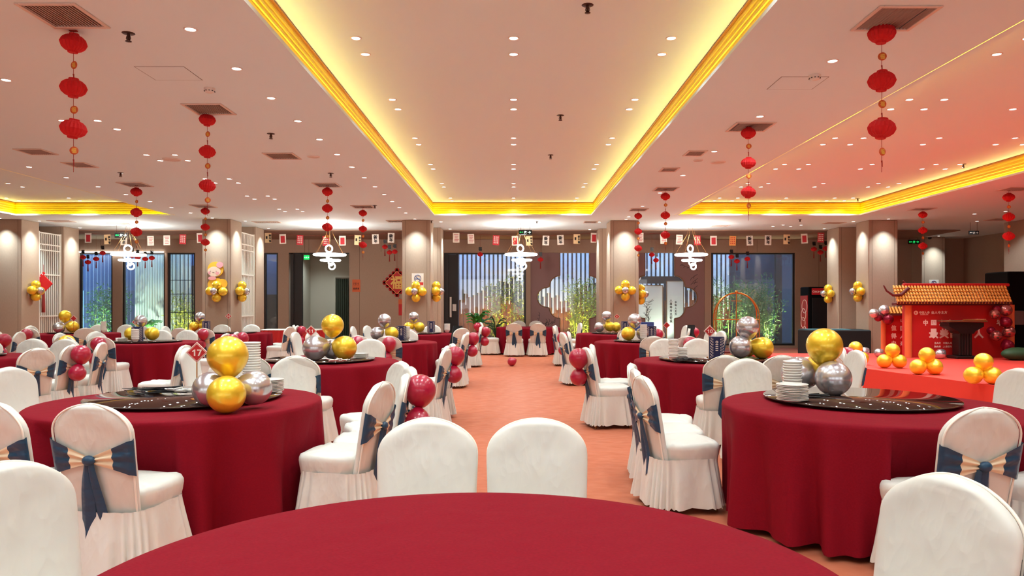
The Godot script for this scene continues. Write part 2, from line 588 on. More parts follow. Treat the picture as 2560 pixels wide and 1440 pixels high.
# golden fascia with a lamp ledge round each tray
func build_trays():
	for t in TRAYS.size():
		var q: Array = TRAYS[t]
		var x0: float = q[0]
		var x1: float = q[1]
		var zn: float = q[2]
		var zf: float = q[3]
		var prof := [Vector2(-0.07, LOW - 0.004), Vector2(-0.07, LOW + 0.03), Vector2(-0.058, LOW + 0.03), Vector2(-0.055, LOW + 0.012), Vector2(-0.004, LOW + 0.012)]
		for k in 5:
			var y := LOW + 0.03 + k * 0.052
			prof.append(Vector2(-0.003 - 0.002 * k, y))
			prof.append(Vector2(-0.016 - 0.001 * k, y + 0.008))
			prof.append(Vector2(-0.012 - 0.001 * k, y + 0.036))
			prof.append(Vector2(-0.003 - 0.001 * k, y + 0.040))
		prof.append(Vector2(-0.016, HIGH - 0.02))
		var o := struct("trim_%d" % (t + 1), sweep(prof, x0, x1, zn, zf, 3, prof.size() - 1), M.gold_paint)
		o.set_meta("label", ["golden ribbed cove trim round the middle ceiling tray", "golden ribbed cove trim round the ceiling tray toward the stage", "golden ribbed cove trim round the far ceiling tray beyond the wide beam"][t])
		struct("lip", sweep([Vector2(0.0, LOW - 0.003)] + prof.slice(0, 4), x0, x1, zn, zf, 0, 4), M.ceiling_paint, o)
		struct("upper_moulding", sweep([Vector2(-0.01, HIGH - 0.024), Vector2(-0.036, HIGH - 0.024), Vector2(-0.036, HIGH - 0.012), Vector2(-0.028, HIGH - 0.001)], x0, x1, zn, zf, 0, 3), M.gold_trim, o)
		# amber LED strips lying on the ledge, each with its light
		var led := thing("cove_light", ["amber cove light strip inside middle ceiling tray", "amber cove light strip inside stage-side ceiling tray", "amber cove light strip inside distant ceiling tray"][t], "light")
		for s in [[x0 + 0.03, (zn + zf) / 2, zn - zf, 0], [x1 - 0.03, (zn + zf) / 2, zn - zf, 0], [(x0 + x1) / 2, zf + 0.03, x1 - x0, 1], [(x0 + x1) / 2, zn - 0.03, x1 - x0, 1]]:
			var ln: float = s[2] - 0.1
			var size := Vector3(ln, 0.008, 0.014) if s[3] == 1 else Vector3(0.014, 0.008, ln)
			put("light_strip", bx(Vector3.ZERO, size), M.led_amber, led, Vector3(s[0], LOW + 0.016, s[1]))
			var al := AreaLight3D.new()
			al.name = "strip_light"
			al.area_size = Vector2(0.014, ln) if s[3] == 0 else Vector2(ln, 0.014)
			al.light_color = Color(1.0, 0.93, 0.62)
			al.light_energy = 0.10 * ln
			al.shadow_enabled = true
			led.add_child(al, true)
			al.position = Vector3(s[0], LOW + 0.022, s[1])
			al.rotation = Vector3(PI / 2, 0, 0)

# profile (offset outward from the opening's edge, height) carried round a rectangle, mitred
func sweep(prof: Array, x0: float, x1: float, zn: float, zf: float, a: int, b: int) -> ArrayMesh:
	var st := mb()
	var rows := []
	for i in range(a, b + 1):
		var p: Vector2 = prof[i]
		var o := -p.x
		rows.append(PackedVector3Array([Vector3(x0 + o, p.y, zf + o), Vector3(x1 - o, p.y, zf + o), Vector3(x1 - o, p.y, zn - o), Vector3(x0 + o, p.y, zn - o)]))
	skin(st, rows, true, false, -1)
	return done(st)

# ---------------------------- columns ----------------------------------------
# x0, x1, near depth, far depth
const COLUMNS := [
	[-13.12, -12.37, 18.6, 19.3], [-13.1, -12.33, 20.3, 21.0],
	[-7.81, -7.09, 18.55, 19.3], [-7.8, -7.1, 20.4, 21.05],
	[-2.83, -2.11, 18.76, 19.5], [-2.8, -2.02, 20.6, 21.3],
	[2.46, 3.19, 18.85, 19.6], [2.40, 3.15, 20.8, 21.5],
	[9.0, 9.74, 18.76, 19.45], [9.0, 9.7, 20.5, 21.26],
	[12.9, 13.65, 23.4, 24.0], [12.85, 13.6, 18.6, 19.4]]

func build_columns():
	for i in COLUMNS.size():
		var q: Array = COLUMNS[i]
		var x0: float = q[0]
		var x1: float = q[1]
		var zn: float = -q[2]
		var zf: float = -q[3]
		var st := mb()
		cbox(st, Vector3((x0 + x1) / 2, LOW / 2, (zn + zf) / 2), Vector3(x1 - x0, LOW, zn - zf), 0.012)
		var o := struct("column", done(st), M.wall_fabric)
		o.set_meta("label", "fabric-clad square column, " + ["first of the outer pair by the lattice screen", "second of the outer pair behind the lattice screen", "carrying the cut-out child board and balloons", "behind the cut-out board column", "carrying the no-smoking notice and balloons", "just behind the no-smoking notice column", "beside the quatrefoil windows with five balloons", "behind the quatrefoil window column", "on the stage side nearest the gate backdrop", "beside the drinks fridge", "small pilaster above the stage side gate", "standing at the stage end by the loudspeaker"][i])
		# joints between the fabric panels
		var jt := mb()
		for k in [0.12, 0.88]:
			slab(jt, lerpf(x0, x1, k) - 0.004, lerpf(x0, x1, k) + 0.004, 0.0, LOW - 0.01, zn, zn + 0.0015)
		struct("joint", done(jt), M.wall_joint, o)
		struct("baseboard", bx(Vector3((x0 + x1) / 2, 0.05, (zn + zf) / 2), Vector3(x1 - x0 + 0.02, 0.1, zn - zf + 0.02)), M.gold_trim, o)
	# wall washers: recessed spots just off the column faces
	var spots := [[-12.75, 18.36], [-12.14, 18.95], [-12.10, 20.65], [-7.45, 18.3], [-6.87, 20.75], [-2.47, 18.5], [-1.88, 19.15], [-1.80, 20.95], [2.22, 19.2], [2.83, 18.6], [2.17, 21.1], [8.77, 19.1], [9.37, 18.5], [8.77, 20.9], [13.27, 23.1], [-6.87, 18.95], [-2.4, 20.3]]
	var near := ["first outer column's front", "first outer column's side", "second outer column's side", "cut-out board column's front", "column behind the cut-out board", "no-smoking notice column's front", "notice column's side", "column behind the notice column", "quatrefoil column's side", "quatrefoil column's front", "column behind the quatrefoil column", "stage column's side", "stage column's front", "fridge column's side", "pilaster behind the gate", "cut-out board column's side", "gap between the notice columns"]
	for i in spots.size():
		var s: Array = spots[i]
		downlight(s[0], LOW, s[1], "recessed ceiling spotlight washing the " + near[i], "column spotlights", 4.2, 46.0, 1.0)

# one recessed spotlight
var lamp_lens: Mesh
var lamp_trim: Mesh
func downlight(x: float, y: float, d: float, label: String, group: String, energy := 1.0, angle := 62.0, blend := 0.7):
	if lamp_lens == null:
		var st := mb()
		lathe(st, [[0.0, -0.004], [0.036, -0.004], [0.04, 0.0]], 16)
		lamp_lens = done(st)
		st = mb()
		lathe(st, [[0.04, -0.003], [0.043, -0.007], [0.052, -0.005], [0.054, 0.0]], 16)
		lamp_trim = done(st)
	var o := thing("downlight", label, "downlight", Vector3(x, y, -d), 0.0, group)
	put("lens", lamp_lens, M.led_white, o)
	put("trim_ring", lamp_trim, M.plastic_white, o)
	var l := SpotLight3D.new()
	l.name = "lamp"
	l.light_color = WARM
	l.light_energy = energy
	l.spot_angle = angle
	l.spot_angle_attenuation = blend
	l.spot_range = 40.0
	l.spot_attenuation = 2.0
	l.light_size = 0.04
	l.shadow_enabled = true
	o.add_child(l)
	l.position = Vector3(0, -0.012, 0)
	l.rotation = Vector3(-PI / 2, 0, 0)

# ---------------------------- the window wall --------------------------------
const HEAD := 3.09
# openings in the wall: x0, x1, sill
const OPEN := [[-14.09, -13.01, 0.08], [-12.70, -11.31, 0.08], [-11.23, -10.33, 0.08], [-8.10, -7.64, 0.05], [-7.29, -5.33, 0.0], [-2.26, 0.40, 0.08], [0.55, 3.30, 0.0], [3.40, 6.20, 0.0], [6.41, 9.13, 0.08]]

func build_window_wall():
	var st := mb()
	slab(st, XL, XR, HEAD, HIGH, ZB, ZB - 0.2)
	var x := XL
	for q in OPEN:
		slab(st, x, q[0], 0, HEAD, ZB, ZB - 0.2)
		if q[2] > 0.0:
			slab(st, q[0], q[1], 0, q[2], ZB, ZB - 0.2)
		x = q[1]
	slab(st, x, XR, 0, HEAD, ZB, ZB - 0.2)
	var w := struct("wall_back", done(st), M.wall_fabric)
	# thin panel joints on the fabric wall
	var jt := mb()
	for jx in [-14.4, -9.6, -5.0, -3.1, -2.9, 9.9, 10.8, 12.2]:
		slab(jt, jx - 0.006, jx + 0.006, 0.1, LOW - 0.05, ZB + 0.002, ZB)
	for jx in [-13.4, -8.6, -4.3, 0.9, 5.2, 7.9]:
		slab(jt, jx - 0.005, jx + 0.005, HEAD + 0.02, LOW - 0.05, ZB + 0.002, ZB)
	struct("joint", done(jt), M.wall_joint, w)
	# plain windows: dark frame and a pane
	var n := 1
	for i in [0, 1, 2, 3, 5, 8]:
		var q: Array = OPEN[i]
		var x0: float = q[0]
		var x1: float = q[1]
		var y0: float = q[2]
		var f := mb()
		for e in [x0 + 0.03, x1 - 0.03]:
			slab(f, e - 0.03, e + 0.03, y0, HEAD, ZB - 0.04, ZB - 0.12)
		slab(f, x0 + 0.06, x1 - 0.06, HEAD - 0.05, HEAD, ZB - 0.04, ZB - 0.12)
		slab(f, x0 + 0.06, x1 - 0.06, y0, y0 + 0.06, ZB - 0.04, ZB - 0.12)
		if i == 2:
			for k in 6:
				var bxx := lerpf(x0 + 0.12, x1 - 0.12, k / 5.0)
				slab(f, bxx - 0.008, bxx + 0.008, y0 + 0.06, HEAD - 0.05, ZB - 0.06, ZB - 0.075)
			for yy in [1.15, 1.75, 2.2]:
				slab(f, x0 + 0.06, x1 - 0.06, yy - 0.008, yy + 0.008, ZB - 0.06, ZB - 0.075)
		var o := struct("window_%d" % n, done(f), M.dark_frame)
		o.set_meta("label", ["floor-length window onto the ferns by the outer column pair", "floor-length window onto the pale fluted screen", "barred window onto the yellow-green shrub", "narrow window beside the doorway", "wide window onto the white slats beside the middle column", "wide window behind the brass luggage cart"][n - 1])
		struct("pane", one(x0 + 0.06, x1 - 0.06, y0 + 0.06, HEAD - 0.05, ZB - 0.085, ZB - 0.095), M.pane, o)
		n += 1
	# sliding doors with long handles at the end of the wide window
	var dd := mb()
	slab(dd, -2.2, -2.12, 0.1, HEAD - 0.05, ZB - 0.02, ZB - 0.08)
	slab(dd, -1.86, -1.80, 0.1, HEAD - 0.05, ZB - 0.02, ZB - 0.08)
	var dr := struct("door_1", done(dd), M.dark_frame)
	var hd := mb()
	slab(hd, -2.07, -2.01, 1.0, 1.65, ZB + 0.02, ZB - 0.01)
	slab(hd, -1.98, -1.86, 1.2, 1.42, ZB + 0.015, ZB - 0.02)
	struct("door_handle", done(hd), M.plastic_white, dr)
	struct("door_glass", one(-2.12, -1.86, 0.1, HEAD - 0.06, ZB - 0.045, ZB - 0.055), M.dark_frame, dr)
	# the two quatrefoil windows
	quatrefoil(1.985, 0.55, 3.30, 7, "quatrefoil-shaped opening onto slats and bamboo, beside the middle aisle")
	quatrefoil(4.75, 3.40, 6.20, 8, "quatrefoil-shaped opening onto the painted white screens")

func quatrefoil(cx: float, x0: float, x1: float, n: int, label: String):
	# right half of the outline, bottom to top, as (half width, height)
	var out := [Vector2(0.48, 0.0), Vector2(0.48, 0.946)]
	for k in 9:
		var a := -PI / 2 + k * PI / 2 / 8
		out.append(Vector2(0.49 + 0.33 * cos(a), 1.30 + 0.34 * sin(a)))
	for k in 13:
		var a := -PI / 2 + k * PI / 12
		out.append(Vector2(0.90 + 0.32 * cos(a), 1.64 + 0.318 * sin(a)))
	for k in 9:
		var a := k * PI / 2 / 8
		out.append(Vector2(0.49 + 0.33 * cos(a), 1.99 + 0.35 * sin(a)))
	out.append(Vector2(0.48, 2.36))
	out.append(Vector2(0.48, HEAD))
	var st := mb()
	for sd in [-1.0, 1.0]:
		var poly := PackedVector2Array()
		for p in out:
			poly.append(Vector2(cx + sd * p.x, p.y))
		var edge: float = x1 if sd > 0 else x0
		poly.append(Vector2(edge, HEAD))
		poly.append(Vector2(edge, 0))
		prism(st, poly, ZB - 0.16, ZB - 0.03)
	var o := struct("window_%d" % n, done(st), M.mauve_panel)
	o.set_meta("label", "mauve wall panel with a " + label)
	st = mb()
	for sd in [-1.0, 1.0]:
		var pts := []
		for p in out:
			pts.append(Vector3(cx + sd * p.x, p.y, ZB - 0.03))
		tube(st, pts, 0.016, 6)
	struct("bronze_trim", done(st), M.bronze_trim, o)
	struct("pane", one(cx - 1.24, cx + 1.24, 0.02, HEAD, ZB - 0.17, ZB - 0.18), M.pane, o)
	# painted plum twigs on the panel
	st = mb()
	var r := RandomNumberGenerator.new()
	r.seed = 40 + n
	for b in (5 if n == 8 else 6):
		var p := Vector2(cx + (1.25 if n == 8 else -1.15), 2.35 - b * 0.06) if n == 8 else Vector2(cx - 1.35 + b * 0.12, 0.55 + 0.04 * b)
		var dir := Vector2(-0.5 if n == 8 else 0.3, 0.2 - 0.2 * b if n == 8 else 0.5).normalized()
		if n == 8:
			p = Vector2(cx + 1.22, 2.5 - b * 0.12)
		for k in 6:
			dir = dir.rotated(r.randf_range(-0.5, 0.5))
			var e := p + dir * r.randf_range(0.06, 0.12)
			if absf(e.x - cx) < 1.0 and e.y < 2.3 and e.y > 0.95:
				break
			bar2(st, p, e, 0.012, Vector3(0, 0, ZB - 0.0295), Basis.IDENTITY, 0.001)
			bar2(st, e, e + dir.rotated(r.randf_range(0.5, 1.2)) * 0.06, 0.012, Vector3(0, 0, ZB - 0.0295), Basis.IDENTITY, 0.001)
			p = e
	struct("painted_twig", done(st), M.dark_frame, o)

# ---------------------------- the garden -------------------------------------
func build_garden():
	struct("garden_ground", one(XL, XR, -0.25, -0.05, ZB - 0.2, ZB - 5.0), M.garden_soil)
	var wb := struct("garden_wall", one(XL, XR, -0.25, 4.6, ZB - 4.4, ZB - 4.6), M.garden_render)
	wb.set_meta("label", "rendered garden wall beyond the windows")
	struct("added_shade_slab", one(XL, XR, 4.2, 4.35, ZB - 2.55, ZB - 4.6), M.garden_render)  # unseen slab added overhead to keep the rear garden wall in shade
	var r := RandomNumberGenerator.new()
	r.seed = 77
	# screens of hanging white slats before stepped wooden planks
	for q in [[-1.9, 3.1, "the wide window and first quatrefoil"], [3.3, 7.8, "painted screens and the luggage cart window"]]:
		var x0: float = q[0]
		var x1: float = q[1]
		var sc := thing("slat_screen", "white hanging slats before stepped planks, behind " + q[2], "screen", Vector3(0, 0, ZB - 2.6))
		var x := x0
		var k := 0
		while x < x1:
			var low := 1.95 + 0.3 * sin(k * 0.3 + x0) + r.randf_range(-0.16, 0.16)
			put("slat", bx(Vector3(0, (low + 4.2) / 2, 0), Vector3(0.095, 4.2 - low, 0.05), 0.006), M.slat_white, sc, Vector3(x, 0, 0))
			var low2 := low - r.randf_range(0.35, 0.95)
			put("slat", bx(Vector3(0, (low2 + low) / 2 + 0.3, 0), Vector3(0.042, low - low2 + 0.6, 0.05), 0.006), M.slat_white, sc, Vector3(x + 0.02, 0, -0.06))
			put("slat", bx(Vector3(0, (low + 4.1) / 2, 0), Vector3(0.09, 4.1 - low, 0.04), 0.005), M.dark_teal, sc, Vector3(x + 0.0785, 0, -0.12))  # dark strips behind the slat gaps; the gap shade is in their colour
			x += 0.157
			k += 1
		x = x0
		k = 0
		while x < x1:
			var top := 1.75 + 0.4 * sin(k * 0.27 + 1.2) + r.randf_range(-0.2, 0.25)
			put("plank", bx(Vector3(0, top / 2, 0), Vector3(0.16, top, 0.04), 0.004), M.slat_wood, sc, Vector3(x, 0, -0.2))
			x += 0.172
			k += 1
	# fluted screens, rods and panels behind the far windows
	var fp := thing("fluted_screen", "pale fluted glass screen behind the second far window", "screen", Vector3(0, 0, ZB - 1.5))
	for k in 22:
		var st := mb()
		tube(st, [Vector3(0, -0.05, 0), Vector3(0, 3.6, 0)], 0.045, 8)
		put("flute", done(st), M.fluted_pale, fp, Vector3(-13.0 + k * 0.088, 0, 0))
	var bp := thing("blue_screen", "blue-grey panel hung with white rods behind the fern window", "screen", Vector3(0, 0, ZB - 2.0))
	put("panel", one(-15.2, -13.3, 1.9, 4.0, 0, -0.05), M.blue_panel, bp)
	for k in 14:
		var st := mb()
		tube(st, [Vector3(0, -0.05, 0), Vector3(0, 3.7, 0)], 0.01, 6)
		put("rod", done(st), M.slat_white, bp, Vector3(-15.1 + k * 0.13, 0, 0.08))
	var dk := thing("dark_screen", "dark plank screen behind the barred window", "screen", Vector3(0, 0, ZB - 2.4))
	for k in 10:
		put("plank", bx(Vector3(0, 1.4, 0), Vector3(0.13, 2.8, 0.04), 0.004), M.slat_wood, dk, Vector3(-12.0 + k * 0.15, 0, 0))
	put("panel", one(-12.1, -10.4, 1.7, 3.8, -0.06, -0.1), M.blue_panel, dk)
	var np := thing("olive_screen", "olive lower panel and grey upper panel behind the narrow window", "screen", Vector3(0, 0, ZB - 1.2))
	put("lower_panel", one(-9.2, -7.5, 0, 1.75, 0, -0.05), M.curtain_dark, np)
	put("upper_panel", one(-9.2, -7.5, 1.75, 3.6, -0.01, -0.05), M.blue_panel, np)
	# white painted screens behind the second quatrefoil
	for p in [[4.05, 5.02, 2.05, 0], [5.15, 5.72, 2.2, 1]]:
		var sc := thing("painted_screen", ["white screen painted with bamboo, under the dark beam", "white screen with brushed writing, beside the bamboo screen"][p[3]], "screen", Vector3(0, 0, ZB - 0.9))
		put("board", one(p[0], p[1], -0.05, p[2], 0, -0.04), M.paper_white, sc)
		var fr := mb()
		for e in [p[0], p[1]]:
			slab(fr, e - 0.015, e + 0.015, 0.1, p[2], 0.012, -0.045)
		slab(fr, p[0], p[1], p[2] - 0.015, p[2] + 0.015, 0.012, -0.045)
		put("frame", done(fr), M.bronze_trim, sc)
		var ink := mb()
		if p[3] == 0:
			for k in 9:
				var a := Vector2(4.5 + r.randf_range(-0.1, 0.3), 0.75 + k * 0.09)
				bar2(ink, a, a + Vector2(0.02, 0.16), 0.012, Vector3.ZERO, Basis.IDENTITY, 0.002)
				for j in 3:
					bar2(ink, a + Vector2(0.02, 0.1), a + Vector2(0.02, 0.1) + Vector2.from_angle(r.randf_range(0.1, 2.8)) * 0.16, 0.014, Vector3.ZERO, Basis.IDENTITY, 0.002)
		else:
			words_down(ink, "人寿年方主安全", Vector3(5.25, 1.5, 0), 0.09, 0.012, 0.115)
			words_down(ink, "中年人主方", Vector3(5.42, 1.45, 0), 0.07, 0.01, 0.1)
		put("brush_painting", done(ink), M.dark_frame, sc)
	var fe := thing("board_fence", "pale weathered board fence and dark post behind the cart window", "fence", Vector3(0, 0, ZB - 2.3))
	for k in 7:
		put("board", bx(Vector3(0, 1.05, 0), Vector3(0.15, 2.2 + 0.06 * sin(k * 2.0), 0.03), 0.004), M.pale_board, fe, Vector3(8.0 + k * 0.158, 0, 0))
	put("post", bx(Vector3(9.3, 2.0, 0.3), Vector3(0.22, 4.1, 0.16), 0.006), M.dark_frame, fe)
	put("upper_panel", one(7.9, 9.3, 2.3, 4.0, 0.0, -0.05), M.dark_teal, fe)
	struct("garden_beam", one(3.9, 6.0, 2.12, 2.36, ZB - 0.95, ZB - 1.2), M.dark_frame)
	# plants
	bamboo("golden bamboo clump lit from below behind the wide window", Vector3(-0.05, 0, ZB - 1.6), 26, 2.5, 0.75, "leaf_yellow", 5, 1500)
	bamboo("tall green bamboo clump behind the first quatrefoil window", Vector3(2.45, 0, ZB - 1.7), 34, 2.35, 0.5, "leaf_yellow", 6, 1900)
	bamboo("dark leafy bamboo behind the luggage cart window", Vector3(7.4, 0, ZB - 1.9), 22, 2.3, 0.8, "leaf_green", 7, 1700)
	bamboo("pale-stemmed leafy tree at the end of the cart window", Vector3(8.75, 0, ZB - 1.8), 12, 2.5, 0.45, "leaf_green", 8, 1300)
	bamboo("feathery green shrub with canes behind the first far window", Vector3(-13.9, 0, ZB - 1.2), 20, 1.95, 0.6, "leaf_green", 9, 1900)
	bamboo("yellow-green shrub behind the barred window", Vector3(-11.2, 0, ZB - 1.3), 14, 1.9, 0.4, "leaf_yellow", 10, 1200)
	bamboo("leafy shrub before the pale board fence, behind the cart window", Vector3(8.2, 0, ZB - 1.3), 14, 1.75, 0.55, "leaf_green", 12, 1500)
	fern("bright green fern in front of the fluted screen", Vector3(-12.35, 0.0, ZB - 0.9), 0.75, 26, 11)
	fern("leafy fern beside the sliding door, in front of the wooden planks", Vector3(-1.12, 0.0, ZB + 0.75), 1.1, 22, 12)
	fern("strap-leaved plant behind the far table", Vector3(-0.55, 0.0, ZB + 1.2), 0.9, 12, 13)
	# garden lamps: small uplights on the ground, warm and cool
	for g in [[-1.5, 2.0, Color(1.0, 0.85, 0.62), 1.6], [-0.7, 2.0, Color(1.0, 0.82, 0.55), 1.6], [6.7, 2.1, Color(1.0, 0.9, 0.7), 2.4], [-0.3, 1.2, Color(1.0, 0.86, 0.45), 5.0], [2.3, 1.1, Color(1.0, 0.93, 0.55), 4.0], [1.6, 1.9, Color(1.0, 0.9, 0.7), 4.0], [5.0, 0.35, Color(0.85, 1.0, 0.93), 1.8], [7.3, 1.3, Color(0.95, 1.0, 0.8), 6.5], [8.8, 1.0, Color(1.0, 0.97, 0.8), 6.0], [-13.7, 0.5, Color(0.85, 1.0, 0.92), 8.0], [-12.0, 0.6, Color(0.93, 1.0, 0.95), 2.4], [-10.9, 0.6, Color(1.0, 0.97, 0.7), 3.5]]:
		var o := thing("garden_uplight", "small ground uplight shining into the garden plants", "light", Vector3(g[0], -0.04, ZB - g[1]), 0.0, "garden uplights")
		var st := mb()
		lathe(st, [[0.05, 0.0], [0.06, 0.02], [0.055, 0.07], [0.045, 0.08]], 12)
		put("housing", done(st), M.dark_frame, o)
		st = mb()
		lathe(st, [[0.045, 0.078], [0.0, 0.08]], 12)
		put("lens", done(st), M.led_white, o)
		var l := SpotLight3D.new()
		l.name = "lamp"
		l.light_color = g[2]
		l.light_energy = g[3] * 1.15
		l.spot_angle = 62.0
		l.spot_angle_attenuation = 0.8
		l.spot_range = 12.0
		l.spot_attenuation = 2.0
		l.light_size = 0.05
		l.shadow_enabled = true
		o.add_child(l)
		l.position = Vector3(0, 0.1, 0)
		l.rotation = Vector3(PI / 2 - 0.25, 0, 0)

func leaf_mesh(w: float, h: float) -> ArrayMesh:
	var st := mb()
	st.set_smooth_group(-1)
	var a := Vector3.ZERO
	var t := Vector3(0, h, -h * 0.25)
	var l := Vector3(-w, h * 0.45, 0.015)
	var q := Vector3(w, h * 0.45, 0.015)
	var m := Vector3(0, h * 0.5, -0.02)
	tri(st, a, l, m)
	tri(st, l, t, m)
	tri(st, a, m, q)
	tri(st, m, t, q)
	return done(st)

func scatter(called: String, mesh: Mesh, places: Array, m: Material, parent: Node) -> MultiMeshInstance3D:
	var mm := MultiMesh.new()
	mm.transform_format = MultiMesh.TRANSFORM_3D
	mm.mesh = mesh
	mm.instance_count = places.size()
	for i in places.size():
		mm.set_instance_transform(i, places[i])
	var o := MultiMeshInstance3D.new()
	o.name = called
	o.multimesh = mm
	o.material_override = m
	o.set_meta("kind", "stuff")
	parent.add_child(o, true)
	return o

func bamboo(label: String, at: Vector3, canes: int, h: float, spread: float, leaf: String, sd: int, leaves: int):
	var r := RandomNumberGenerator.new()
	r.seed = 900 + sd
	var o := thing("garden_plant", label, "plant", at)
	var st := mb()
	var places := []
	for c in canes:
		var b := Vector3(r.randf_range(-spread, spread), 0, r.randf_range(-0.3, 0.3))
		var hh := h * r.randf_range(0.55, 1.05)
		var lean := Vector3(r.randf_range(-0.12, 0.12), 0, r.randf_range(-0.08, 0.08))
		var pts := []
		for k in 6:
			var t := k / 5.0
			pts.append(b + Vector3(0, hh * t, 0) + lean * t * t * 2.0)
		tube(st, pts, 0.011, 5, 0.004)
		for k in int(leaves / float(canes)):
			var t := pow(r.randf(), 0.7)
			var p: Vector3 = b + Vector3(0, hh * t, 0) + lean * t * t * 2.0 + Vector3(r.randf_range(-0.2, 0.2), r.randf_range(-0.06, 0.06), r.randf_range(-0.2, 0.2)) * (0.4 + t)
			var bs := Basis.from_euler(Vector3(r.randf_range(-1.2, 1.2), r.randf() * TAU, r.randf_range(-1.9, 1.9))).scaled(Vector3.ONE * r.randf_range(0.6, 1.2))
			places.append(Transform3D(bs, p))
	put("cane", done(st), M.bamboo_cane, o)
	scatter("foliage", leaf_mesh(0.011, 0.12), places, M[leaf], o)

func fern(label: String, at: Vector3, h: float, fronds: int, sd: int):
	var r := RandomNumberGenerator.new()
	r.seed = 300 + sd
	var o := thing("potted_fern", label, "plant", at)
	var st := mb()
	lathe(st, [[0.0, 0.0], [0.13, 0.0], [0.17, 0.28], [0.18, 0.3], [0.15, 0.3], [0.14, 0.26], [0.0, 0.26]], 16)
	put("pot", done(st), M.plastic_white, o)
	st = mb()
	for f in fronds:
		var a := r.randf() * TAU
		var out := r.randf_range(0.15, 0.45)
		var hh := h * r.randf_range(0.6, 1.0)
		var prev := Vector3(0, 0.26, 0)
		st.set_smooth_group(-1)
		for k in range(1, 9):
			var t := k / 8.0
			var p := Vector3(cos(a) * out * t * t * 1.3, 0.26 + hh * sin(t * 1.9) * 0.9, sin(a) * out * t * t * 1.3)
			var sdv := Vector3(-sin(a), 0, cos(a))
			var w := 0.085 * sin(t * 2.6) * (1.0 if sd != 13 else 0.35)
			quad(st, prev, p, p + sdv * w * 0.6 + Vector3(0, -0.03, 0), prev + sdv * w + Vector3(0, -0.04, 0))
			quad(st, prev, prev - sdv * w + Vector3(0, -0.04, 0), p - sdv * w * 0.6 + Vector3(0, -0.03, 0), p)
			prev = p
	var fo := put("foliage", done(st), M.leaf_fresh if sd != 13 else M.leaf_dark, o)
	fo.set_meta("kind", "stuff")

# ---------------------------- the doorway and its corridor -------------------
func build_doorway():
	var st := mb()
	slab(st, -7.5, -5.1, 0, 3.3, ZB - 2.6, ZB - 2.8)
	slab(st, -7.5, -7.3, 0, 3.3, ZB - 0.2, ZB - 2.6)
	slab(st, -5.3, -5.1, 0, 3.3, ZB - 0.2, ZB - 2.6)
	slab(st, -7.5, -5.1, 3.3, 3.4, ZB - 0.2, ZB - 2.8)
	slab(st, -7.5, -5.1, -0.1, 0.0, ZB - 0.2, ZB - 2.8)
	var w := struct("wall_corridor", done(st), M.corridor_wall)
	w.set_meta("label", "walls of the dim corridor beyond the doorway")
	st = mb()
	for q in [[-7.24, -7.14], [-6.92, -6.86]]:
		slab(st, q[0], q[1], 0, HEAD, ZB + 0.0, ZB - 0.12)
	slab(st, -7.29, -5.33, HEAD - 0.04, HEAD, ZB, ZB - 0.12)
	slab(st, -7.14, -6.92, 0.02, HEAD - 0.04, ZB - 0.05, ZB - 0.07)
	var d := struct("door_2", done(st), M.dark_frame)
	d.set_meta("label", "dark open door leaf in the corridor doorway")
	# curtained glass door at the end of the corridor
	st = mb()
	for q in [[-6.46, -6.38], [-5.42, -5.34]]:
		slab(st, q[0], q[1], 0, 2.37, ZB - 2.5, ZB - 2.6)
	slab(st, -6.46, -5.34, 2.37, 2.45, ZB - 2.5, ZB - 2.6)
	var e := struct("door_3", done(st), M.corridor_wall)
	e.set_meta("label", "pale framed door hung with dark curtains at the corridor end")
	for k in 2:
		st = mb()
		var rows := [PackedVector3Array(), PackedVector3Array()]
		for j in 41:
			var x := lerpf(-6.36, -5.92, j / 40.0) if k == 0 else lerpf(-5.86, -5.44, j / 40.0)
			var z := ZB - 2.5 + 0.03 * sin(j * 1.05)
			rows[0].append(Vector3(x, 0.05, z))
			rows[1].append(Vector3(x, 2.33, z))
		skin(st, rows, false, true)
		struct("curtain", done(st), M.curtain_dark, e)
	var l := thing("corridor_light", "small recessed light in the corridor ceiling", "light", Vector3(-6.7, 3.3, ZB - 1.2))
	put("lens", bx(Vector3(0, -0.01, 0), Vector3(0.1, 0.02, 0.1)), M.led_white, l)
	var s := SpotLight3D.new()
	s.name = "lamp"
	s.light_color = WARM
	s.light_energy = 4.5
	s.spot_angle = 70
	s.spot_range = 8.0
	s.spot_attenuation = 2.0
	s.light_size = 0.05
	s.shadow_enabled = true
	l.add_child(s)
	s.position = Vector3(0, -0.03, 0)
	s.rotation = Vector3(-PI / 2, 0, 0)

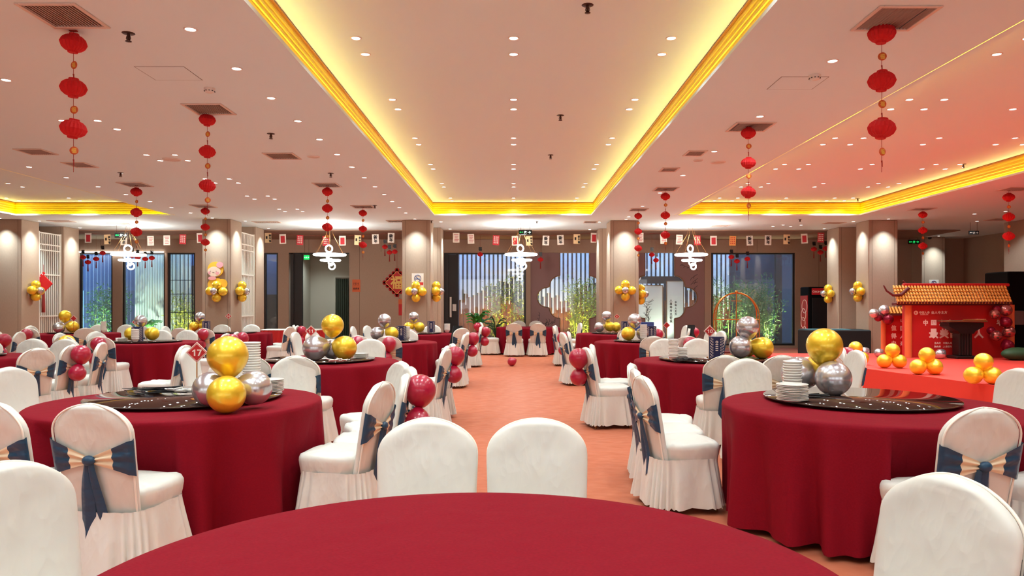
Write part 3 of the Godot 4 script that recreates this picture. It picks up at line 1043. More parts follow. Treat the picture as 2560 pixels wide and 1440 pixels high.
# ---------------------------- ceiling fittings -------------------------------
func build_ceiling_fittings():
	# pairs of downlights in lines along the trays, single lines and clusters on the beams
	var back_lab := "recessed downlight in the back ceiling strip"
	for k in range(-4, 6):
		var d := 6.85 + 2.05 * k
		for h in 2:
			var e := d + 0.44 * h
			var row := "%s of %s pair from the windows" % [["nearer", "farther"][h], NTH[5 - k]]
			for j in 3:
				downlight([-1.46, 0.0, 1.46][j], HIGH, e, "recessed downlight, %s line of middle tray, %s" % [["outer", "central", "stageward"][j], row], "middle tray downlights")
			for j in 5:
				if k > -4 and (k >= 0 or j in [0, 2, 3]):
					downlight([4.76, 5.18, 6.3, 7.42, 7.84][j], HIGH, e, "recessed downlight, %s line of stage-side tray, %s" % [NTH[j], row], "stage-side tray downlights")
			if k >= 1:
				for j in 2:
					downlight([-10.28, -11.72][j], HIGH, e, "recessed downlight, %s line of distant tray, %s" % [NTH[j], row], "distant tray downlights")
	for k in range(-7, 13):
		var d := 5.77 + 0.96 * k
		downlight(-2.52, LOW, d, "recessed downlight on wide beam beside middle tray, %s from the windows" % NTH[12 - k], "wide beam downlights")
		if k % 2 == 0 or k >= 5:
			downlight(-7.55, LOW, d, "recessed downlight on outer edge of wide beam, %s from the windows" % NTH[12 - k], "outer beam downlights")
		if k % 2 == 0:
			downlight(2.81, LOW, d + 0.75, "recessed downlight on narrow beam, %s from the windows" % NTH[(12 - k) / 2], "narrow beam downlights")
	var cd := [16.6, 14.6, 12.62, 10.6, 8.63, 6.65, 4.7, 2.8, 1.1, -0.9]
	for i in cd.size():
		for j in 2:
			for h in 2:
				downlight([-5.26, -4.85][j], LOW, cd[i] + 0.42 * h, "recessed downlight, %s %s corner of %s cluster from windows on wide beam" % [["near", "far"][h], ["outer", "stageward"][j], NTH[i]], "beam cluster downlights")
	for p in [[7.1, 20.25], [7.25, 19.9], [7.6, 20.3], [7.75, 19.95], [10.9, 17.5], [11.3, 17.0], [11.9, 19.0], [12.3, 18.4], [11.0, 21.6], [11.9, 21.7], [11.4, 13.0], [11.4, 9.0], [-14.5, 14.0], [-14.5, 9.0], [-9.9, 19.6], [-5.2, 19.8], [4.0, 20.2]]:
		downlight(p[0], LOW, p[1], back_lab, "back strip downlights")
	# air grilles
	var vents := VENTS
	var vlab := ["the widest near one, above the first lantern string", "second along the wide beam", "third along the wide beam", "fourth along the wide beam", "fifth along the wide beam", "outer line of the wide beam, first", "outer line of the wide beam, second", "outer line of the wide beam, third", "outer line of the wide beam, fourth", "first on the narrow beam by the stage", "beside the glowing lantern on the narrow beam", "small one beyond the glowing lantern", "second small one on the narrow beam", "above the third narrow beam lanterns", "last along the narrow beam", "above the lanterns near the stage gate", "above the lanterns over the stage", "above the loudspeaker end", "between notice column and middle tray", "beside the quatrefoil column", "near the last chandelier", "before the fridge column", "by the exit sign and chandelier", "beside the cut-out board column", "by the lattice screen"]
	for i in vents.size():
		var q: Array = vents[i]
		var o := thing("air_grille", "slatted ceiling air grille, " + vlab[i], "vent", Vector3(q[0], LOW, -q[1]), 0.0, "ceiling air grilles")
		var w: float = q[2]
		var dd: float = q[3]
		var f := mb()
		for s in [-1.0, 1.0]:
			cbox(f, Vector3(s * (w / 2 - 0.015), -0.006, 0), Vector3(0.03, 0.012, dd), 0.003)
			cbox(f, Vector3(0, -0.006, s * (dd / 2 - 0.015)), Vector3(w - 0.06, 0.012, 0.03), 0.003)
		put("frame", done(f), M.grille_white, o)
		if i in [0, 1, 2, 9, 10]:
			var sl := bx(Vector3.ZERO, Vector3(0.005, 0.026, dd - 0.06))
			var n := int((w - 0.07) / 0.022)
			for k in n:
				put("slat", sl, M.grille_slat, o, Vector3(-w / 2 + 0.04 + k * (w - 0.08) / (n - 1), 0.006, 0), Vector3(0, 0, 0.35))
		else:
			var ss := mb()
			for k in 12:
				box(ss, Vector3(-w / 2 + 0.04 + k * (w - 0.08) / 11.0, 0.006, 0), Vector3(0.006, 0.026, dd - 0.06))
			put("slat_panel", done(ss), M.grille_slat, o)
	# sprinklers
	var spr := mb()
	lathe(spr, [[0.0, -0.004], [0.045, -0.004], [0.05, 0.0]], 14)
	lathe(spr, [[0.012, -0.05], [0.012, 0.0]], 8)
	lathe(spr, [[0.0, -0.068], [0.024, -0.066], [0.024, -0.062], [0.0, -0.06]], 12)
	for s in [-1.0, 1.0]:
		tube(spr, [Vector3(s * 0.012, -0.02, 0), Vector3(s * 0.018, -0.04, 0), Vector3(s * 0.006, -0.062, 0)], 0.003, 5)
	var sm := done(spr)
	var sp := [[-3.05, 5.86, LOW], [-3.05, 9.3, LOW], [-2.99, 12.1, LOW], [-6.4, 12.05, LOW], [0.61, 6.1, HIGH], [0.61, 9.65, HIGH], [0.61, 12.2, HIGH], [8.0, 17.2, HIGH], [-3.0, 16.0, LOW], [7.2, 18.6, LOW], [7.9, 13.0, HIGH], [-11.0, 15.0, HIGH], [-2.1, 18.9, LOW], [0.6, 19.1, LOW]]
	var slab_names := ["beside the first air grille on the wide beam", "along the wide beam past the second grille", "on the wide beam near the third lantern string", "on the wide beam by its outer downlights", "at the near end of the middle tray", "second in the middle tray", "third in the middle tray", "at the corner of the stage-side tray", "above the fourth lantern string", "in the back strip before the luggage cart", "in the stage-side tray near its gold trim", "in the distant tray", "by the notice column", "by the middle exit sign"]
	for i in sp.size():
		var o := put("sprinkler", sm, M.sprinkler_metal, self, Vector3(sp[i][0], sp[i][2], -sp[i][1]))
		tag(o, "small bronze ceiling sprinkler " + slab_names[i], "sprinkler", "ceiling sprinklers")
	# smoke detectors
	for q in [[-3.02, 7.35, "on the wide beam near the second air grille"], [2.82, 6.93, "on the narrow beam above the access panel"]]:
		var o := thing("smoke_detector", "round white smoke detector " + q[2], "detector", Vector3(q[0], LOW, -q[1]))
		var st := mb()
		lathe(st, [[0.0, -0.045], [0.03, -0.045], [0.045, -0.035], [0.05, -0.02], [0.055, 0.0]], 18)
		put("body", done(st), M.plastic_white, o)
		st = mb()
		for k in 10:
			var a := TAU * k / 10
			box(st, Vector3(cos(a) * 0.047, -0.03, sin(a) * 0.047), Vector3(0.012, 0.006, 0.012), Basis(Vector3.UP, -a))
		put("vent_slots", done(st), M.black_lacquer, o)
	# round speakers and discs
	for q in [[-5.05, 10.93, 0.13, "on the wide beam among clustered downlights"], [-2.9, 10.72, 0.09, "beside the third air grille"], [3.08, 11.15, 0.11, "on the narrow beam near the middle lantern string"], [2.74, 11.0, 0.07, "small, between the small grilles"]]:
		var o := thing("ceiling_speaker", "round flush ceiling speaker " + q[3], "speaker", Vector3(q[0], LOW, -q[1]))
		var st := mb()
		lathe(st, [[q[2] * 0.85, -0.004], [q[2] * 0.9, -0.014], [q[2], -0.012], [q[2] * 1.03, 0.0]], 24)
		put("rim", done(st), M.plastic_white, o)
		st = mb()
		lathe(st, [[0.0, -0.003], [q[2] * 0.85, -0.003]], 24)
		put("mesh_cover", done(st), M.grille_white, o)
	# access panels
	for q in [[-3.2, 6.88, "behind the first sprinkler on the wide beam"], [2.75, 7.18, "under the smoke detector on the narrow beam"]]:
		var o := thing("access_panel", "flush square ceiling access panel " + q[2], "panel", Vector3(q[0], LOW, -q[1]))
		put("leaf", bx(Vector3(0, -0.001, 0), Vector3(0.44, 0.002, 0.4)), M.ceiling_paint, o)
		var st := mb()
		for s in [-1.0, 1.0]:
			box(st, Vector3(s * 0.223, -0.0007, 0), Vector3(0.004, 0.0014, 0.41))
			box(st, Vector3(0, -0.0007, s * 0.203), Vector3(0.45, 0.0014, 0.004))
		put("joint", done(st), M.grille_dark, o)
	# chandeliers
	var ch := [[-10.3, 19.8, "before the far windows"], [-4.92, 19.8, "before the corridor doorway"], [0.2, 19.7, "over the end of the middle aisle"], [4.75, 19.8, "before the painted screens"]]
	for q in ch:
		var o := thing("ring_chandelier", "glowing white ring chandelier with stacked rings " + q[2], "chandelier", Vector3(q[0], 2.74, -q[1]))
		var st := mb()
		tube(st, ring_pts(0.41, 40), 0.028, 10, -1.0, true)
		put("large_ring", done(st), M.led_tube, o)
		st = mb()
		tube(st, ring_pts(0.25, 32, Vector3(0.02, -0.15, 0)), 0.026, 10, -1.0, true)
		put("small_ring", done(st), M.led_tube, o)
		var up := Basis(Vector3.RIGHT, PI / 2)
		for k in 4:
			st = mb()
			var c: Vector3 = [Vector3(-0.02, 0.16, 0), Vector3(-0.04, -0.02, 0.05), Vector3(0.03, -0.2, 0), Vector3(0.06, -0.31, 0)][k]
			tube(st, ring_pts([0.09, 0.1, 0.09, 0.08][k], 24, c, Basis(Vector3.UP, 0.5 + k) * up), 0.02, 8, -1.0, true)
			put("loop", done(st), M.led_tube, o)
		st = mb()
		for k in 6:
			var a := TAU * k / 6 + 0.3
			tube(st, [Vector3(cos(a) * 0.41, 0.02, sin(a) * 0.41), Vector3(cos(a) * 0.1, 0.55, sin(a) * 0.1), Vector3(cos(a) * 0.05, LOW - 2.74 - 0.02, sin(a) * 0.05)], 0.0018, 4)
		put("wires", done(st), M.brass, o)
		st = mb()
		lathe(st, [[0.0, LOW - 2.74 - 0.03], [0.09, LOW - 2.74 - 0.03], [0.1, LOW - 2.74 - 0.02], [0.1, LOW - 2.74]], 20)
		put("canopy", done(st), M.plastic_white, o)
		var l := OmniLight3D.new()
		l.name = "lamp"
		l.light_color = Color(1.0, 0.98, 0.94)
		l.light_energy = 1.5
		l.light_size = 0.12
		l.omni_range = 40.0
		l.omni_attenuation = 2.0
		l.shadow_enabled = true
		o.add_child(l)
		l.position = Vector3(0, 0.33, 0)

# ============================ the stage ======================================
func build_stage():
	var h := 0.33
	var p := PackedVector2Array([Vector2(7.2, 5.2), Vector2(13.6, 5.2), Vector2(13.6, 16.3), Vector2(5.2, 16.3)])
	var st := mb()
	var poly := PackedVector2Array()
	for q in p:
		poly.append(Vector2(q.x, q.y))
	prism(st, poly, 0.0, h, Basis(Vector3(1, 0, 0), Vector3(0, 0, -1), Vector3(0, 1, 0)))
	var o := put("stage", done(st), M.stage_red)
	tag(o, "low red-carpeted stage platform with a red skirted edge", "stage")
	# ---- gate-shaped backdrop
	var z := -15.1
	var g := thing("gate_backdrop", "red gate-shaped backdrop with orange tiled roof and white writing, standing on the stage", "backdrop", Vector3(0, h, z))
	put("panel", bx(Vector3(9.05, 0.54, 0), Vector3(2.2, 1.08, 0.08)), M.gate_red, g)
	for px in [8.02, 10.1]:
		st = mb()
		tube(st, [Vector3(px, 0, 0.06), Vector3(px, 1.07, 0.06)], 0.07, 14)
		put("post", done(st), M.gate_orange, g)
	put("eave_board", bx(Vector3(8.88, 1.09, 0.06), Vector3(2.3, 0.06, 0.2), 0.01), M.gate_dark, g)
	# roof slope with rounded tile courses
	st = mb()
	var n := 38
	for k in n:
		var x := 7.72 + k * (9.97 - 7.72) / (n - 1)
		for j in 5:
			var t0 := j / 5.0
			var a := Vector3(x, 1.12 + 0.34 * t0, 0.26 - 0.2 * t0)
			var b := Vector3(x, 1.12 + 0.34 * (t0 + 0.2), 0.26 - 0.2 * (t0 + 0.2))
			tube(st, [a + Vector3(0, 0.008, 0.006), b], 0.026, 6, 0.02)
	for j in 6:
		box(st, Vector3(8.85, 1.11 + 0.058 * j, 0.25 - 0.034 * j), Vector3(2.3, 0.03, 0.03))
	var rt := put("roof_tiles", done(st), M.roof_tile, g)
	rt.set_meta("kind", "stuff")
	st = mb()
	for k in n:
		var x := 7.72 + k * (9.97 - 7.72) / (n - 1)
		lathe(st, [[0.0, 0.0], [0.024, 0.0], [0.026, 0.01], [0.0, 0.012]], 8, Vector3(x, 1.118, 0.262), Basis(Vector3.RIGHT, PI / 2))
	put("eave_tile_ends", done(st), M.gate_dark, g).set_meta("kind", "stuff")
	put("ridge", bx(Vector3(9.0, 1.475, 0.03), Vector3(2.15, 0.06, 0.1), 0.012), M.gate_red, g)
	st = mb()
	tube(st, [Vector3(8.0, 1.40, 0.1), Vector3(7.8, 1.27, 0.2), Vector3(7.62, 1.26, 0.24), Vector3(7.48, 1.35, 0.26), Vector3(7.42, 1.46, 0.26)], 0.04, 8, 0.012)
	tube(st, [Vector3(8.1, 1.46, 0.03), Vector3(7.98, 1.49, 0.03), Vector3(7.93, 1.56, 0.03)], 0.045, 8, 0.015)
	put("upturned_eave", done(st), M.gate_dark, g)
	# writing, as on the photograph
	st = mb()
	words_across(st, "中国人寿", Vector3(8.33, 0.655, 0.041), 0.105, 0.018, 0.165)
	glyph(st, "年", Vector3(9.83, 0.655, 0.041), 0.105, 0.018)
	words_across(st, "最美国", Vector3(8.46, 0.40, 0.041), 0.17, 0.03, 0.215)
	glyph(st, "人", Vector3(9.38, 0.40, 0.041), 0.17, 0.034)
	words_across(st, "中国人寿", Vector3(8.25, 0.89, 0.041), 0.048, 0.008, 0.055)
	words_across(st, "金人中主方", Vector3(8.5, 0.885, 0.041), 0.058, 0.009, 0.066)
	words_across(st, "主办方", Vector3(8.56, 0.27, 0.041), 0.04, 0.006, 0.046)
	words_across(st, "中国人寿", Vector3(8.74, 0.27, 0.041), 0.04, 0.006, 0.046)
	words_across(st, "协办方", Vector3(8.56, 0.20, 0.041), 0.04, 0.006, 0.046)
	words_across(st, "人寿国年", Vector3(8.74, 0.20, 0.041), 0.04, 0.006, 0.046)
	put("writing", done(st), M.print_white, g)
	st = mb()
	tube(st, ring_pts(0.033, 20, Vector3(8.185, 0.908, 0.044), Basis(Vector3.RIGHT, PI / 2)), 0.012, 6, -1.0, true)
	box(st, Vector3(8.19, 0.91, 0.044), Vector3(0.012, 0.03, 0.004))
	put("round_emblem", done(st), M.print_white, g)
	put("latin_writing", lettering("CHINA LIFE", 0.022), M.print_white, g, Vector3(8.355, 0.872, 0.043))
	# side wing of the gate
	var wg := thing("gate_wing", "smaller red gate wing with upright white writing beside the backdrop", "backdrop", Vector3(0, h, -15.9))
	put("panel", bx(Vector3(8.25, 0.5, 0), Vector3(0.66, 1.0, 0.06)), M.gate_red, wg)
	st = mb()
	tube(st, [Vector3(7.93, 0, 0.03), Vector3(7.93, 0.82, 0.03)], 0.05, 12)
	put("post", done(st), M.gate_orange, wg)
	st = mb()
	for k in 10:
		tube(st, [Vector3(7.92 + k * 0.07, 0.88, 0.12), Vector3(7.92 + k * 0.07, 1.02, 0.02)], 0.028, 6)
	put("roof_tiles", done(st), M.roof_tile, wg).set_meta("kind", "stuff")
	put("eave_board", bx(Vector3(8.25, 0.86, 0.06), Vector3(0.74, 0.04, 0.16)), M.gate_dark, wg)
	st = mb()
	words_down(st, "中国人寿", Vector3(8.29, 0.68, 0.031), 0.1, 0.018, 0.165)
	words_down(st, "值得安", Vector3(8.1, 0.52, 0.031), 0.1, 0.018, 0.165)
	put("writing", done(st), M.print_white, wg)
	# ---- lectern
	var l := thing("lectern", "black wooden lectern with a slanted bronze top, standing before the red backdrop", "lectern", Vector3(8.94, h, -14.75))
	l.scale = Vector3(0.86, 1.0, 1.0)
	put("foot", bx(Vector3(0, 0.03, 0), Vector3(0.5, 0.06, 0.36), 0.012), M.black_lacquer, l)
	st = mb()
	for k in 5:
		cbox(st, Vector3(-0.125 + k * 0.0625, 0.29, 0.0), Vector3(0.055, 0.46, 0.24), 0.012)
	box(st, Vector3(0, 0.29, 0), Vector3(0.29, 0.46, 0.2))
	put("pillar", done(st), M.black_lacquer, l)
	st = mb()
	prism(st, PackedVector2Array([Vector2(-0.16, 0.5), Vector2(0.16, 0.5), Vector2(0.2, 0.55), Vector2(0.39, 0.64), Vector2(0.39, 0.72), Vector2(-0.41, 0.72), Vector2(-0.41, 0.64), Vector2(-0.2, 0.55)]), -0.16, 0.16)
	put("desk_box", done(st), M.black_lacquer, l)
	put("desk_top", bx(Vector3(0.0, 0.745, 0), Vector3(0.9, 0.03, 0.4), 0.008), M.bronze_trim, l)
	st = mb()
	tube(st, [Vector3(-0.1, 0.772, 0.17), Vector3(0.42, 0.772, 0.17)], 0.018, 8)
	put("paper_rest", done(st), M.brass, l)
	# ---- loudspeakers at the stage end
	var sp := thing("loudspeaker_tower", "tall black loudspeaker tower with a grey horn panel at the backdrop's end", "speaker", Vector3(11.05, h, -15.88))
	put("lower_cabinet", bx(Vector3(0, 0.475, 0), Vector3(1.33, 0.95, 0.7), 0.02), M.speaker_black, sp)
	put("upper_cabinet", bx(Vector3(0.0, 1.36, 0), Vector3(1.4, 0.82, 0.78), 0.02), M.speaker_black, sp)
	put("horn_panel", bx(Vector3(-0.5, 0.8, 0.36), Vector3(0.3, 0.30, 0.02), 0.006), M.speaker_grey, sp)
	st = mb()
	for q in [[0.1, 0.38, 0.26], [0.15, 1.36, 0.3]]:
		lathe(st, [[0.0, 0.0], [q[2] * 0.3, 0.02], [q[2] * 0.9, 0.01], [q[2], 0.03]], 24, Vector3(q[0], q[1], 0.35 if q[1] < 1.0 else 0.385), Basis(Vector3.RIGHT, PI / 2))
	put("speaker_cone", done(st), M.black_lacquer, sp)
	var gb := put("storage_bag", blob(0.3, 0.13, 0.22, 5), M.leaf_dark, self, Vector3(9.75, h + 0.12, -14.3))
	tag(gb, "dark green rounded bag lying on the stage by the loudspeaker", "bag")
	# ---- balloons on the stage
	var trio := [[6.08, 13.2, "behind the pale chair back, farthest on the stage", 3], [6.38, 12.5, "second farthest along the stage edge", 3], [6.32, 11.35, "in the middle along the stage edge, with four balloons", 4], [6.33, 10.0, "at the near end of the stage edge", 3]]
	for t in trio:
		var o2 := thing("balloon_cluster", "small pyramid of gold balloons " + t[2], "balloons", Vector3(t[0], h, -t[1]))
		var r := 0.118
		for k in [[-r, r, 0.0], [r, r, 0.03], [0.02, 2.55 * r, 0.0]]:
			balloon(o2, Vector3(k[0], k[1], k[2]), r, "gold", 0.0, Vector3(0.0, 1.6 * r, 0.0))
		if t[3] == 4:
			balloon(o2, Vector3(0.2, r, -0.12), r, "gold", 0.0, Vector3(0.0, 1.6 * r, 0.0))
	# garlands of dark and silver balloons on the backdrop
	var gl := [[8.0, 0.74, -15.76, "silver and maroon balloons tied to the gate wing", [[-0.33, 0.15, 0, "silver", 0.1], [-0.12, 0.22, 0.02, "silver", 0.11], [-0.05, 0.02, 0.05, "maroon", 0.11], [-0.22, 0.05, -0.03, "maroon", 0.08]]],
		[9.75, 0.88, -14.85, "upper bunch of chrome and maroon balloons on the backdrop's edge", [[-0.1, 0.0, 0, "rose", 0.1], [0.12, 0.08, 0.02, "rose", 0.11], [0.1, -0.16, 0.05, "maroon", 0.11], [-0.02, 0.1, -0.06, "maroon", 0.08]]],
		[9.8, 0.45, -14.85, "lower bunch of chrome and maroon balloons on the backdrop's edge", [[-0.12, 0.0, 0, "rose", 0.11], [0.12, 0.08, 0.02, "rose", 0.12], [0.08, -0.2, 0.05, "maroon", 0.12], [-0.18, 0.1, -0.06, "maroon", 0.08]]]]
	for q in gl:
		var o3 := thing("balloon_cluster", q[3], "balloons", Vector3(q[0], h + q[1], q[2]))
		for b in q[4]:
			balloon(o3, Vector3(b[0], b[1], b[2]), b[4], b[3], 0.0, Vector3(0.02, 0.0, -0.05))
	var row := [[6.25, 14.9, "silver", 0.07], [6.55, 14.95, "silver", 0.1], [6.95, 15.0, "maroon", 0.12], [7.2, 15.2, "silver", 0.1], [7.45, 15.1, "silver", 0.09], [8.42, 14.6, "silver", 0.1]]
	for i in row.size():
		var b: Array = row[i]
		var o4 := thing("loose_balloon", "%s balloon lying on the stage floor, %s" % [b[2], ["smallest by the near post", "second from the stage corner", "largest of the floor row", "before the gate wing", "touching the gate wing's post", "alone before the backdrop's orange post"][i]], "balloon", Vector3(b[0], h, -b[1]))
		balloon(o4, Vector3(0, b[3], 0), b[3], b[2], 2.2)

func blob(rx: float, ry: float, rz: float, sd: int) -> ArrayMesh:
	var st := mb()
	var rows := []
	for i in 9:
		var a := -PI / 2 + PI * i / 8
		var r := PackedVector3Array()
		for j in 20:
			var g := TAU * j / 20
			var w := 1.0 + 0.08 * sin(3 * g + sd) * cos(a)
			r.append(Vector3(rx * cos(a) * cos(g) * w, ry * sin(a), rz * cos(a) * sin(g) * w))
		rows.append(r)
	skin(st, rows, true, true)
	return done(st)

# ---------------------------- balloons ---------------------------------------
var balloon_mesh: ArrayMesh
func balloon(parent: Node3D, c: Vector3, r: float, color: String, lean := 0.0, toward := Vector3.INF):
	if balloon_mesh == null:
		var st := mb()
		var prof := []
		for i in 19:
			var a := -PI / 2 + PI * i / 18.0
			var rr := cos(a)
			var y := sin(a)
			if y < 0:
				y *= 1.0 + 0.16 * pow(-y, 3)
				rr *= 1.0 - 0.10 * pow(-sin(a), 2)
			prof.append([maxf(rr, 0.035 if i == 0 else 0.0), y])
		prof.push_front([0.07, -1.22])
		prof.push_front([0.0, -1.21])
		lathe(st, prof, 28)
		balloon_mesh = done(st)
	var key := {"gold": "balloon_gold", "silver": "balloon_silver", "raspberry": "balloon_raspberry", "maroon": "balloon_maroon", "rose": "balloon_rose"}
	var o := put("balloon", balloon_mesh, M[key[color]], parent, c, Vector3(0, 0, lean))
	if toward != Vector3.INF:
		var y := (c - toward).normalized()
		var x := y.cross(Vector3(0.2, 0.1, 1.0)).normalized()
		o.basis = Basis(x, y, x.cross(y))
	o.scale = Vector3.ONE * r

# ============================ tables =========================================
# key: x, depth, spoken name, cloth variant
const TABLES := {
	"F": [-0.11, 1.67, "bare front table"], "L1": [-2.24, 4.99, "table seventeen"], "R1": [2.30, 4.80, "first stageside table"],
	"L2": [-2.24, 8.5, "table eleven"], "R2": [2.33, 8.65, "table ten"], "L3": [-2.26, 12.95, "third offstage table"], "R3": [2.35, 13.07, "third stageside table"],
	"L4": [-2.2, 16.65, "fourth offstage table"], "R4": [2.33, 16.7, "fourth stageside table"], "C": [0.42, 21.4, "table ending the aisle"],
	"A2": [-7.0, 9.2, "outer second table"], "A3": [-6.4, 12.9, "outer third table"], "A4": [-6.5, 17.0, "outer fourth table"],
	"B3": [-10.4, 13.0, "outermost third table"], "B4": [-10.0, 16.9, "outermost fourth table"]}
const TR := 0.91

func cloth_mesh(sd: int, seats := [], turn := 0.0) -> ArrayMesh:
	var r := RandomNumberGenerator.new()
	r.seed = sd
	var st := mb()
	var rows := []
	var n := 240
	var ph := []
	for k in 8:
		ph.append(r.randf() * TAU)
	var prof := [[0.0, 0.0], [0.3, 0.0], [0.6, 0.0], [0.86, 0.0], [0.9, -0.002], [0.912, -0.01], [0.918, -0.03], [0.921, -0.08], [0.925, -0.16], [0.93, -0.26], [0.936, -0.38], [0.943, -0.5], [0.95, -0.62], [0.956, -0.72]]
	# how far each part of the rim may hang out before it meets a chair tucked under it
	var reach := PackedFloat32Array()
	for j in n:
		var a := TAU * j / n
		var lim := 1.2
		for q in seats:
			var rr := lim
			while rr > 0.5:
				var l: Vector3 = (Vector3(rr * cos(a), 0, rr * sin(a)).rotated(Vector3.UP, turn) - q[0]).rotated(Vector3.UP, -q[1])
				if absf(l.x) > 0.295 or l.z < -0.275 or l.z > 0.34:
					break
				rr -= 0.01
			lim = minf(lim, rr)
		reach.append(lim)
	for k in 3:
		var soft := reach.duplicate()
		for j in n:
			soft[j] = minf(reach[j], (reach[(j + n - 1) % n] + reach[(j + 1) % n]) * 0.5 + 0.012)
		reach = soft
	for p in prof:
		var row := PackedVector3Array()
		var t: float = clampf((-p[1] - 0.02) / 0.7, 0.0, 1.0)
		var low: float = clampf((-p[1] - 0.02) / 0.2, 0.0, 1.0)
		for j in n:
			var a := TAU * j / n
			var f1 := 0.5 + 0.5 * sin(16 * a + ph[0] + 1.3 * sin(3 * a + ph[1]) + 0.5 * t)
			var f2 := 0.5 + 0.5 * sin(29 * a + ph[2] + 1.4 * sin(5 * a + ph[3]))
			var w := 0.72 * pow(f1, 1.4) * (0.7 + 0.3 * sin(2 * a + ph[5])) + 0.34 * f2 * (0.6 + 0.4 * sin(3 * a + ph[6]))
			var rr: float = p[0] + pow(t, 0.8) * (0.04 - 0.2 * w)
			rr = lerpf(rr, minf(rr, reach[j] - 0.012 * w), low)
			var y: float = p[1] + (0.02 * w * t if t > 0.95 else 0.0)
			row.append(Vector3(rr * cos(a), y, rr * sin(a)))
		rows.append(row)
	rows.reverse()
	skin(st, rows, true, true)
	return done(st)

func build_tables():
	var tm := mb()
	lathe(tm, [[0.0, TOP - 0.045], [0.89, TOP - 0.045], [0.9, TOP - 0.03], [0.9, TOP - 0.008], [0.0, TOP - 0.006]], 40)
	var top_mesh := done(tm)
	tm = mb()
	tube(tm, [Vector3(0, 0, 0), Vector3(0, TOP - 0.045, 0)], 0.022, 8)
	var leg_mesh := done(tm)
	var i := 0
	for k in TABLES:
		var q: Array = TABLES[k]
		tables[k] = Vector2(q[0], q[1])
		var at := Vector3(q[0], 0, -q[1])
		var t := thing("round_table", "round folding table hidden under the wine-red cloth, " + q[2], "table", at, i * 0.7, "round tables")
		put("tabletop", top_mesh, M.table_wood, t)
		for s in 4:
			var a := TAU * s / 4 + 0.4
			put("leg", leg_mesh, M.bronze_leg, t, Vector3(cos(a) * 0.4, 0, sin(a) * 0.4))
		var seats := []
		for sq in SEATS.get(k, []):
			seats.append([seat_place(k, sq) - at, -deg_to_rad(sq[2])])
		var c := put("tablecloth", cloth_mesh(1 + i % 3, seats, i * 1.3), M.wine_cloth, self, at + Vector3(0, TOP, 0), Vector3(0, i * 1.3, 0))
		tag(c, "wine-red cloth falling to the floor round the " + q[2] if not String(q[2]).begins_with("table ") else "wine-red cloth falling to the floor round " + q[2], "tablecloth", "wine-red tablecloths")
		i += 1
	# skirted service table along the back
	var s := thing("service_table", "long service table with pleated red skirt and white top beyond the outer tables", "table", Vector3(-5.75, 0, -19.3))
	put("top_cloth", bx(Vector3(0, 0.75, 0), Vector3(1.5, 0.03, 0.6), 0.008), M.satin_white, s)
	var st := mb()
	var rows := [PackedVector3Array(), PackedVector3Array()]
	for j in 241:
		var u := j / 240.0 * 4.2
		var p := Vector3.ZERO
		var nrm := Vector3.ZERO
		if u < 1.5:
			p = Vector3(-0.75 + u, 0, 0.3)
			nrm = Vector3(0, 0, 1)
		elif u < 2.1:
			p = Vector3(0.75, 0, 0.3 - (u - 1.5))
			nrm = Vector3(1, 0, 0)
		elif u < 3.6:
			p = Vector3(0.75 - (u - 2.1), 0, -0.3)
			nrm = Vector3(0, 0, -1)
		else:
			p = Vector3(-0.75, 0, -0.3 + (u - 3.6))
			nrm = Vector3(-1, 0, 0)
		var w := 0.018 * sin(u * 60.0)
		rows[0].append(p + nrm * w + Vector3(0, 0.03, 0))
		rows[1].append(p + nrm * w * 0.6 + Vector3(0, 0.74, 0))
	skin(st, rows, false, false)
	put("pleated_skirt", done(st), M.gate_red, s)
	# dark table near the fridge
	var b := thing("black_table", "table draped in black with a teal runner near the luggage cart", "table", Vector3(8.22, 0, -19.0))
	put("black_drape", bx(Vector3(0, 0.385, 0), Vector3(1.56, 0.77, 0.8), 0.03), M.black_cloth, b)
	put("teal_runner", bx(Vector3(-0.2, 0.773, -0.05), Vector3(1.1, 0.006, 0.5)), M.teal_cloth, b)

# ============================ chairs =========================================
const CH := 0.91     # height of a chair
var chair_kinds := []

func back_z(y: float) -> float:
	return 0.19 + 0.085 * (y - 0.42) / 0.49

func half_width(y: float, pw: float) -> float:
	var drop := CH - y
	var w := 0.215
	if drop < 0.15:
		w = 0.215 * pow(1.0 - pow(1.0 - maxf(drop, 0.0) / 0.15, 2.1), 1.0 / pw)
	return w * lerpf(0.94, 1.0, clampf((y - 0.38) / 0.35, 0.0, 1.0))

